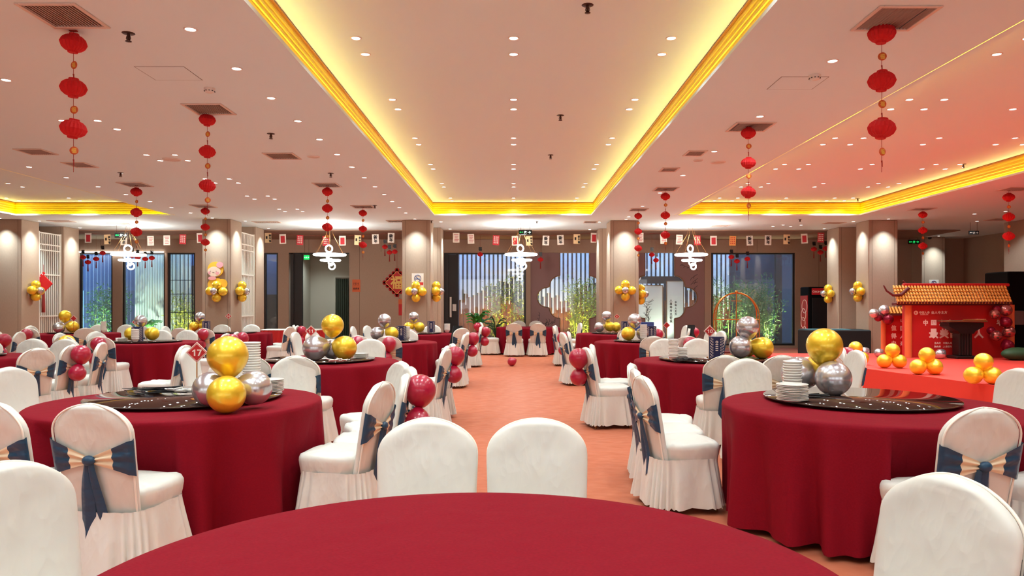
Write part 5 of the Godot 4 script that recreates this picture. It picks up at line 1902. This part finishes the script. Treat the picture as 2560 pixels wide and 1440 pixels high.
func build_hangings():
	var lan := paper_lantern_mesh(1.0)
	var ch := mb()
	lathe(ch, [[0.0, -0.12], [0.9, -0.12], [1.0, 0.0], [0.9, 0.12], [0.0, 0.12]], 20, Vector3.ZERO, Basis(Vector3.RIGHT, PI / 2))
	var charm := done(ch)
	var cg := mb()
	for s in [-1.0, 1.0]:
		glyph(cg, "福", Vector3(-0.55, -0.55, 0.14) if s > 0 else Vector3(0.55, -0.55, -0.14), 1.1, 0.14, Basis.IDENTITY if s > 0 else Basis(Vector3.UP, PI), 0.03)
	var charm_print := done(cg)
	# x, depth, lantern radius, heights of the three lanterns, label
	var strings := [
		[-3.45, 5.8, 0.094, [3.45, 3.10, 2.78], "first and big, under the widest grille"], [-3.46, 8.36, 0.088, [3.49, 3.13, 2.745], "second on the wide beam, under the second air grille"],
		[-6.78, 13.3, 0.097, [3.43, 3.06, 2.71], "outer one before the far windows and exit sign"], [-6.75, 16.2, 0.092, [3.45, 3.10, 2.77], "before the cut-out board column"],
		[-3.36, 13.35, 0.093, [3.44, 3.14, 2.80], "third on the wide beam, before the doorway chandelier"], [-3.32, 16.3, 0.088, [3.42, 3.07, 2.72], "fourth on the wide beam, near the notice column"],
		[2.83, 8.92, 0.086, [3.47, 3.11, 2.755], "on the narrow beam, its top lantern lit by a spotlight"], [2.86, 5.75, 0.1, [3.51, 3.14, 2.77], "big near one on the narrow beam under its first grille"],
		[2.83, 13.8, 0.086, [3.42, 3.07, 2.705], "third on the narrow beam, before the painted screens"], [2.82, 16.75, 0.086, [3.41, 3.06, 2.68], "last on the narrow beam, before the quatrefoil column"],
		[9.18, 16.6, 0.092, [3.42, 3.07, 2.72], "by the column nearest the gate backdrop"], [9.3, 13.9, 0.1, [3.42, 3.05, 2.69], "over the stage by the loudspeaker tower"]]
	for q in strings:
		var o := thing("lantern_string", "string of red paper lanterns, " + q[4], "lanterns", Vector3(q[0], LOW, -q[1]))
		var hs: Array = q[3]
		var st := mb()
		tube(st, [Vector3(0, 0, 0), Vector3(0, hs[2] - LOW - 0.34, 0)], 0.0022, 4)
		box(st, Vector3(0, -0.004, 0), Vector3(0.06, 0.008, 0.02))
		put("cord", done(st), M.cord_red, o)
		for k in 3:
			var y: float = hs[k] - LOW
			var l := put("lantern", lan, M.paper_red, o, Vector3(0, y, 0), Vector3(0.05 * k, k * 1.1, 0.08 * (k - 1)))
			l.scale = Vector3.ONE * float(q[2])
			var c := put("charm", charm, M.charm_orange, o, Vector3(0.005, y - float(q[2]) * 1.5 - 0.03, 0), Vector3(0, 0.3 * (k - 1), 0))
			c.scale = Vector3.ONE * 0.032
			put("charm_print", charm_print, M.charm_gold, c)
			st = mb()
			tube(st, [Vector3(0, y - float(q[2]) * 1.5 - 0.1, 0), Vector3(0.006, y - float(q[2]) * 1.5 - 0.15, 0)], 0.006, 5, 0.002)
			put("bead", done(st), M.cord_red, o)
	# bunting of new-year cards along the windows
	var cards := []
	for k in 5:
		var st := mb()
		if k == 0:
			words_down(st, "新年", Vector3(-0.05, -0.13, 0.003), 0.1, 0.016, 0.12)
		elif k == 1:
			box(st, Vector3(0, -0.15, 0.002), Vector3(0.12, 0.2, 0.002))
		elif k == 2:
			for j in 5:
				box(st, Vector3(0.01 * (j % 2), -0.05 - j * 0.045, 0.002), Vector3(0.13 - 0.02 * (j % 3), 0.014, 0.002))
		elif k == 3:
			words_down(st, "新年福", Vector3(0.03, -0.1, 0.003), 0.06, 0.01, 0.08)
			box(st, Vector3(-0.04, -0.13, 0.002), Vector3(0.05, 0.08, 0.002))
		else:
			for j in 4:
				for i2 in 3:
					box(st, Vector3(-0.05 + i2 * 0.05, -0.05 - j * 0.055, 0.002), Vector3(0.03, 0.03, 0.002))
		cards.append(done(st))
	var card := bx(Vector3(0, -0.14, 0), Vector3(0.19, 0.28, 0.003))
	var pap := [["paper_white", "print_black"], ["paper_white", "print_red"], ["paper_white", "print_red"], ["paper_cream", "print_black"], ["print_red", "paper_white"], ["paper_orange", "print_red"]]
	var bays := [
		["across the fern and fluted windows", [-12.3, -11.75, -11.26, -10.5, -10.03, -9.56, -9.07], [1, 3, 0, 2, 2, 4, 1]],
		["across the corridor doorway", [-7.1, -6.68, -6.17, -5.43, -4.95, -4.5, -4.0, -3.54], [3, 1, 4, 4, 1, 3, 0, 0]],
		["between notice column and quatrefoil column", [-1.66, -1.24, -0.5, 0.04, 0.45, 0.94, 1.35, 1.83, 2.33], [2, 2, 4, 1, 3, 0, 0, 3, 1]],
		["across the painted screens and cart window", [3.66, 4.33, 4.8, 5.31, 5.78, 6.34, 6.82, 7.36, 7.9, 8.4, 8.89], [2, 2, 2, 4, 1, 5, 0, 0, 3, 1, 4]]]
	for b in bays:
		var xs: Array = b[1]
		var o := thing("bunting", "string of red and white new-year cards hung " + b[0], "bunting", Vector3(0, 0, -21.4))
		var pts := []
		var x0: float = xs[0] - 0.3
		var x1: float = xs[-1] + 0.3
		for k in 17:
			var t := k / 16.0
			pts.append(Vector3(lerpf(x0, x1, t), 3.50 - 0.11 * sin(PI * t), 0))
		var st := mb()
		tube(st, pts, 0.0025, 4)
		put("string", done(st), M.cord_red, o)
		for k in xs.size():
			var t := (float(xs[k]) - x0) / (x1 - x0)
			var kind: int = b[2][k]
			var f := put("card", card, M[pap[kind][0]], o, Vector3(xs[k], 3.50 - 0.11 * sin(PI * t), 0.004), Vector3(0, 0, 0.05 * sin(k * 2.3)))
			put("card_print", cards[mini(kind, 4)], M[pap[kind][1]], f)
	# small ornaments hung before the windows
	var ball := paper_lantern_mesh(0.085)
	var fringe := mb()
	for k in 9:
		var a := TAU * k / 9
		tube(fringe, [Vector3(cos(a) * 0.006, -0.1, sin(a) * 0.006), Vector3(cos(a) * 0.016, -0.3, sin(a) * 0.016)], 0.004, 4)
	var fm := done(fringe)
	var orn := [[[-13.4, 3.12], [-13.15, 2.85], [-13.0, 2.7], [-12.75, 2.8], [-12.55, 2.98]], [[-11.65, 2.9], [-11.48, 2.85], [-11.25, 2.8], [-11.05, 2.83]], [[-3.93, 3.17], [-3.79, 3.0], [-3.63, 3.02]], [[-1.02, 2.94], [0.82, 2.78]], [[4.22, 2.93], [4.35, 2.76]], [[6.65, 2.86], [6.82, 2.73], [7.14, 2.8]], [[9.17, 3.1], [9.37, 3.0], [9.53, 3.12]]]
	var on := ["before the fern window", "before the fluted window", "above the fortune diamond", "before the white slats", "before the second quatrefoil", "before the cart window", "on the wall above the fridge"]
	for g in orn.size():
		for nth in orn[g].size():
			var q: Array = orn[g][nth]
			var o := thing("lantern_ornament", "small red lantern ornament with tassel, %s hung %s" % [NTH[nth], on[g]], "ornament", Vector3(q[0], LOW - 0.03, -22.6), 0.0, "ornaments " + on[g])
			var y: float = q[1] - LOW + 0.03
			var st := mb()
			tube(st, [Vector3.ZERO, Vector3(0, y, 0)], 0.002, 4)
			put("cord", done(st), M.cord_red, o)
			put("lantern", ball, M.paper_red, o, Vector3(0, y, 0))
			put("tassel", fm, M.cord_red, o, Vector3(0, y + 0.02, 0))
			st = mb()
			glyph(st, "福", Vector3(-0.05, y + 0.12, 0.004), 0.1, 0.02)
			put("character", done(st), M.black_lacquer, o)

# ============================ things on the walls and columns ================
func exit_sign(at: Vector3, label: String, w: float, lit: bool, turn := 0.0):
	var o := thing("exit_sign", label, "sign", at, turn)
	put("case", bx(Vector3.ZERO, Vector3(w, w * (0.8 if w < 0.2 else 0.38), 0.03), 0.004), M.black_lacquer, o)
	if w < 0.2:
		put("lit_face", bx(Vector3(0, 0, 0.0155), Vector3(w * 0.94, w * 0.74, 0.001)), M.sign_green, o)
	var st := mb()
	for s in [-0.35, 0.35]:
		tube(st, [Vector3(s * w, w * 0.19, 0), Vector3(s * w, LOW - at.y, 0)], 0.004, 5)
	put("hanger", done(st), M.sprinkler_metal, o)
	var g := mb()
	var h := w * 0.3
	# running figure in a doorway, arrow, and the two characters
	for q in [[-0.02, 0.09, 0.03, 0.02], [0.03, 0.02, -0.05, -0.02], [-0.05, -0.02, -0.08, -0.1], [0.03, 0.02, 0.06, -0.1], [0.03, 0.06, 0.09, 0.04], [-0.02, 0.06, -0.08, 0.03]]:
		bar2(g, Vector2(q[0], q[1]) * w, Vector2(q[2], q[3]) * w, w * 0.03, Vector3(0, 0, 0.0155), Basis.IDENTITY, 0.004 + 0.004 * absf(q[2]))
	bar2(g, Vector2(0.2, 0.0) * w, Vector2(0.38, 0.0) * w, w * 0.04, Vector3(0, 0, 0.0155))
	bar2(g, Vector2(0.32, 0.07) * w, Vector2(0.39, 0.0) * w, w * 0.035, Vector3(0, 0, 0.0155))
	bar2(g, Vector2(0.32, -0.07) * w, Vector2(0.39, 0.0) * w, w * 0.035, Vector3(0, 0, 0.0155))
	put("pictogram", done(g), M.grille_slat if w < 0.3 and not lit else (M.sign_green if lit and w > 0.2 else M.sign_white), o)
	g = mb()
	words_across(g, "出口", Vector3(-0.42 * w, -0.05 * w, 0.0155), 0.11 * w, 0.016 * w, 0.14 * w)
	put("characters", done(g), M.grille_slat if w < 0.3 and not lit else (M.sign_green if w > 0.2 else M.sign_white), o)

func build_wall_things():
	exit_sign(Vector3(-10.6, 3.28, -20.0), "black hanging exit sign before the fern window", 0.36, false)
	exit_sign(Vector3(0.3, 3.26, -19.0), "black hanging exit sign over the end of the aisle", 0.34, false)
	exit_sign(Vector3(12.6, 3.38, -23.3), "green lit exit sign by the small pilaster", 0.36, true)
	exit_sign(Vector3(12.0, 3.28, -19.3), "dark unlit exit sign over the loudspeaker end", 0.26, false)
	exit_sign(Vector3(-6.68, 2.93, -23.9), "small green exit sign over the corridor doorway", 0.19, true)
	var lt := thing("light_tube", "long white light tube along the top of the two far windows", "light", Vector3(-12.7, HEAD + 0.02, ZB + 0.05))
	put("tube", bx(Vector3.ZERO, Vector3(2.75, 0.03, 0.03), 0.006), M.led_tube, lt)
	var ta := AreaLight3D.new()
	ta.name = "lamp"
	ta.area_size = Vector2(2.75, 0.03)
	ta.light_color = Color(1.0, 0.99, 0.97)
	ta.light_energy = 0.6
	ta.shadow_enabled = true
	lt.add_child(ta)
	ta.position = Vector3(0, -0.02, 0)
	ta.rotation = Vector3(-PI / 2, 0, 0)
	# five-balloon rosettes on the columns
	var ro := [[-12.37, -18.98, 1.77, PI / 2, "on the outer column by the lattice screen"], [-7.4, -18.55, 1.74, 0.0, "below the cut-out child board"], [-7.09, -19.0, 1.75, PI / 2, "beside the cut-out board column"], [-2.46, -18.76, 1.74, 0.0, "below the no-smoking notice"], [-2.11, -19.1, 1.75, PI / 2, "on the side of the notice column"], [2.83, -18.85, 1.77, 0.0, "on the front of the quatrefoil column"], [3.19, -19.25, 1.68, PI / 2, "on the side of the quatrefoil column"], [9.0, -20.9, 1.72, -PI / 2, "on the column by the drinks fridge"], [9.0, -19.1, 1.75, -PI / 2, "on the column nearest the stage"]]
	for q in ro:
		var o := thing("balloon_rosette", "rosette of gold balloons round a silver one " + q[4], "balloons", Vector3(q[0], q[2], q[1]), q[3])
		for b in [[0.0, 0.145, 0.0], [-0.16, 0.0, PI / 2], [0.16, -0.01, -PI / 2], [0.0, -0.165, PI]]:
			balloon(o, Vector3(b[0], b[1], 0.118), 0.112, "gold", b[2])
		balloon(o, Vector3(-0.02, 0.0, 0.24), 0.085, "silver")
	# cut-out board of a child
	var b := thing("cutout_board", "pink and yellow cut-out board of a round-faced child on the column", "board", Vector3(-7.46, 2.1, -18.52))
	var disc := func(cx: float, cy: float, rx: float, ry: float, z0: float, z1: float) -> ArrayMesh:
		var poly := PackedVector2Array()
		for k in 28:
			var a := TAU * k / 28
			poly.append(Vector2(cx + rx * cos(a), cy + ry * sin(a)))
		var s2 := mb()
		prism(s2, poly, z0, z1)
		return done(s2)
	put("hair", disc.call(0.0, 0.19, 0.2, 0.19, -0.02, 0.006), M.yellow_board, b)
	put("face", disc.call(-0.03, 0.13, 0.165, 0.125, 0.006, 0.012), M.skin_board, b)
	put("cheek", disc.call(0.05, 0.09, 0.045, 0.04, 0.012, 0.014), M.pink_board, b)
	put("cheek", disc.call(-0.15, 0.1, 0.03, 0.04, 0.012, 0.014), M.pink_board, b)
	put("flower", disc.call(0.11, 0.3, 0.085, 0.075, 0.006, 0.016), M.pink_board, b)
	put("body", disc.call(0.0, -0.2, 0.2, 0.18, -0.02, 0.0), M.yellow_board, b)
	put("raised_arm", disc.call(0.17, -0.17, 0.13, 0.12, 0.0, 0.006), M.yellow_board, b)
	put("bow", disc.call(-0.08, -0.035, 0.1, 0.05, 0.004, 0.012), M.pink_board, b)
	var st := mb()
	for x in [-0.12, 0.02]:
		box(st, Vector3(x, 0.14, 0.0135), Vector3(0.014, 0.014, 0.002))
	box(st, Vector3(-0.05, 0.11, 0.0135), Vector3(0.05, 0.006, 0.002))
	put("features", done(st), M.print_black, b)
	# notices
	for q in [[-2.43, 1.99, -18.755, 0.30, 0.42, "white no-smoking notice with a red band on the middle column"], [13.28, 2.09, -23.38, 0.3, 0.2, "small white no-smoking notice on the pilaster behind the gate"]]:
		var o := thing("notice", q[5], "notice", Vector3(q[0], q[1], q[2]))
		put("sheet", bx(Vector3.ZERO, Vector3(q[3], q[4], 0.006)), M.paper_white, o)
		var cy: float = q[4] * 0.5 - 0.13 if q[4] > 0.3 else 0.0
		st = mb()
		tube(st, ring_pts(0.085 if q[4] > 0.3 else 0.07, 28, Vector3(0, cy, 0.004), Basis(Vector3.RIGHT, PI / 2)), 0.007, 5, -1.0, true)
		bar2(st, Vector2(-0.06, cy + 0.06), Vector2(0.06, cy - 0.06), 0.014, Vector3(0, 0, 0.003))
		bar2(st, Vector2(-0.06, cy - 0.015), Vector2(0.05, cy - 0.015), 0.018, Vector3(0, 0, 0.003))
		put("symbol", done(st), M.print_blue, o)
		if q[4] > 0.3:
			put("red_band", bx(Vector3(0, -0.055, 0.0035), Vector3(q[3] * 0.95, 0.07, 0.002)), M.print_red, o)
			st = mb()
			words_across(st, "请勿", Vector3(-0.1, -0.085, 0.005), 0.05, 0.008, 0.1)
			put("writing", done(st), M.paper_orange, o)
	var op := thing("orange_poster", "small orange poster with dark writing on the wall beside the doorway", "poster", Vector3(-5.1, 2.02, ZB + 0.004))
	put("sheet", bx(Vector3.ZERO, Vector3(0.26, 0.40, 0.004)), M.charm_orange, op)
	st = mb()
	for s in [-1.0, 1.0]:
		tube(st, [Vector3(s * 0.05 - 0.03, 0.1, 0.003), Vector3(s * 0.05 - 0.03, 0.02, 0.003), Vector3(s * 0.05 + 0.03, 0.02, 0.003), Vector3(s * 0.05 + 0.03, 0.1, 0.003)], 0.006, 4)
		box(st, Vector3(s * 0.05, 0.08, 0.003), Vector3(0.03, 0.012, 0.002))
	words_across(st, "全安出", Vector3(-0.1, -0.12, 0.003), 0.055, 0.009, 0.07)
	put("writing", done(st), M.print_black, op)
	# fortune diamond with a hanging label
	var fd := thing("fortune_diamond", "large red and gold fortune diamond hung beside the notice column", "decoration", Vector3(-3.78, 2.12, ZB + 0.02))
	var q45 := Basis(Vector3(0, 0, 1), PI / 4)
	st = mb()
	box(st, Vector3.ZERO, Vector3(0.62, 0.62, 0.02), q45)
	for s in 4:
		for k in 5:
			var t := -0.28 + k * 0.14
			var p: Vector3 = Basis(Vector3(0, 0, 1), PI / 4 + s * PI / 2) * Vector3(0.31, t, 0)
			lathe(st, [[0.0, -0.01], [0.05, -0.01], [0.05, 0.01], [0.0, 0.01]], 12, p, Basis(Vector3.RIGHT, PI / 2))
	put("red_felt", done(st), M.gate_red, fd)
	st = mb()
	for s in [-1.0, 1.0]:
		box(st, q45 * Vector3(s * 0.26, 0, 0.012), Vector3(0.012, 0.53, 0.006), q45)
		box(st, q45 * Vector3(0, s * 0.26, 0.012), Vector3(0.53, 0.012, 0.006), q45)
	glyph(st, "福", Vector3(-0.2, -0.18, 0.011), 0.38, 0.05)
	put("gold_character", done(st), M.charm_gold, fd)
	st = mb()
	box(st, Vector3(0.12, -0.62, 0.0), Vector3(0.14, 0.16, 0.02))
	put("orange_label", done(st), M.charm_orange, fd)
	st = mb()
	box(st, Vector3(0.12, -0.88, 0.0), Vector3(0.13, 0.36, 0.016))
	tube(st, [Vector3(0, 0.43, 0), Vector3(0, LOW - 2.2, 0)], 0.003, 4)
	tube(st, [Vector3(0, -0.43, 0), Vector3(0.12, -0.55, 0)], 0.004, 4)
	put("red_tassel", done(st), M.gate_red, fd)
	# lattice screens between the outer column pairs
	for q in [[-12.42, -19.32, -20.28, "between the outermost pair of columns"], [-7.16, -19.32, -20.38, "between the cut-out board columns"]]:
		var o := thing("lattice_screen", "white slatted lattice screen " + q[3], "screen", Vector3(q[0], 0, (q[1] + q[2]) / 2))
		var ln: float = q[1] - q[2]
		st = mb()
		for y in [0.05, 1.1, 2.2, 2.85, 3.0, 3.3]:
			box(st, Vector3(0, y, 0), Vector3(0.035, 0.03, ln))
		for e in [-1.0, 1.0]:
			box(st, Vector3(0, 1.68, e * (ln / 2 - 0.02)), Vector3(0.05, 3.3, 0.04))
		put("frame", done(st), M.lattice_white, o)
		var sl := bx(Vector3(0, 1.68, 0), Vector3(0.02, 3.26, 0.03))
		for k in 11:
			put("slat", sl, M.lattice_white, o, Vector3(0, 0, -ln / 2 + 0.07 + k * (ln - 0.14) / 10.0))
	var kn := thing("red_knot", "red knotted new-year hanging with tassel on the outermost lattice screen", "decoration", Vector3(-12.3, 1.95, -19.36))
	st = mb()
	box(st, Vector3.ZERO, Vector3(0.34, 0.34, 0.03), q45)
	for k in 6:
		box(st, q45 * Vector3(-0.2 + k * 0.08, 0.19, 0), Vector3(0.05, 0.06, 0.025), q45)
	put("knot", done(st), M.paper_red, kn)
	st = mb()
	tube(st, [Vector3(0, 0.2, 0), Vector3(0, 0.5, 0)], 0.006, 4)
	tube(st, [Vector3(0, -0.22, 0), Vector3(0, -0.45, 0), Vector3(0, -0.75, 0)], 0.03, 8, 0.045)
	put("tassel", done(st), M.cord_red, kn)
	# drinks fridge
	var f := thing("drinks_fridge", "tall drinks fridge with red sign and dark glass door behind the column", "fridge", Vector3(9.27, 0, -22.6))
	put("cabinet", bx(Vector3(0, 0.97, 0), Vector3(0.78, 1.94, 0.66), 0.02), M.speaker_black, f)
	put("glass_door", bx(Vector3(0.03, 0.86, 0.335), Vector3(0.62, 1.5, 0.012), 0.004), M.black_lacquer, f)
	put("sign", bx(Vector3(0.03, 1.80, 0.34), Vector3(0.66, 0.2, 0.02), 0.004), M.fridge_red, f)
	var cl := lettering("Coca-Cola", 0.062, true, 0.004)
	put("sign_writing", cl, M.print_white, f, Vector3(-0.08, 1.80, 0.352))
	put("side_panel", bx(Vector3(-0.4, 0.87, 0.0), Vector3(0.012, 1.62, 0.56)), M.fridge_red, f)
	st = mb()
	for k in 5:
		tube(st, ring_pts(0.12 + 0.02 * k, 18, Vector3(-0.407, 0.35 + k * 0.25, 0.06 * sin(k * 2.0)), Basis(Vector3(0, 0, 1), PI / 2)), 0.012, 5, -1.0, true)
	put("side_swirls", done(st), M.print_white, f)
	# brass luggage cart
	var lc := thing("luggage_cart", "tall arched brass luggage cart before the wide window", "cart", Vector3(5.78, 0, -19.2))
	st = mb()
	for z in [-0.1, 0.1]:
		var pts := [Vector3(-0.56, 0.22, z), Vector3(-0.56, 1.0, z)]
		for k in 15:
			var a := PI - PI * k / 14
			pts.append(Vector3(0.56 * cos(a), 1.12 + 0.59 * sin(a), z * (1.0 - sin(a))))
		pts.append(Vector3(0.56, 1.0, z))
		pts.append(Vector3(0.56, 0.22, z))
		tube(st, pts, 0.02, 10)
	put("arch", done(st), M.brass, lc)
	st = mb()
	tube(st, [Vector3(0, 0.22, 0.0), Vector3(0, 1.72, 0)], 0.018, 10)
	lathe(st, [[0.0, 1.70], [0.04, 1.71], [0.045, 1.74], [0.03, 1.77], [0.0, 1.78]], 12)
	put("centre_post", done(st), M.brass, lc)
	st = mb()
	for z in [-0.1, 0.1]:
		tube(st, [Vector3(-0.56, 1.02, z), Vector3(0.56, 1.02, z)], 0.013, 8)
	tube(st, [Vector3(-0.14, 1.5, 0), Vector3(0.14, 1.5, 0)], 0.008, 6)
	put("crossbar", done(st), M.brass, lc)
	put("deck", bx(Vector3(0, 0.19, 0), Vector3(1.3, 0.06, 0.66), 0.02), M.gate_dark, lc)
	for x in [-0.48, 0.48]:
		for z in [-0.24, 0.24]:
			st = mb()
			lathe(st, [[0.03, -0.02], [0.075, -0.018], [0.08, 0.0], [0.075, 0.018], [0.03, 0.02]], 18, Vector3(x, 0.08, z), Basis(Vector3.RIGHT, PI / 2))
			put("wheel", done(st), M.black_lacquer, lc)
	# cameras on the ceiling
	for q in [[9.6, 3.45, -18.9, "by the stage column"], [13.05, 3.45, -23.2, "above the pilaster"]]:
		var o := thing("security_camera", "small dark dome security camera " + q[3], "camera", Vector3(q[0], LOW, q[2]))
		st = mb()
		lathe(st, [[0.0, -0.1], [0.04, -0.09], [0.06, -0.05], [0.06, -0.03]], 16)
		put("dome", done(st), M.black_lacquer, o)
		st = mb()
		lathe(st, [[0.06, -0.032], [0.07, -0.03], [0.07, 0.0]], 16)
		put("mount", done(st), M.plastic_white, o)
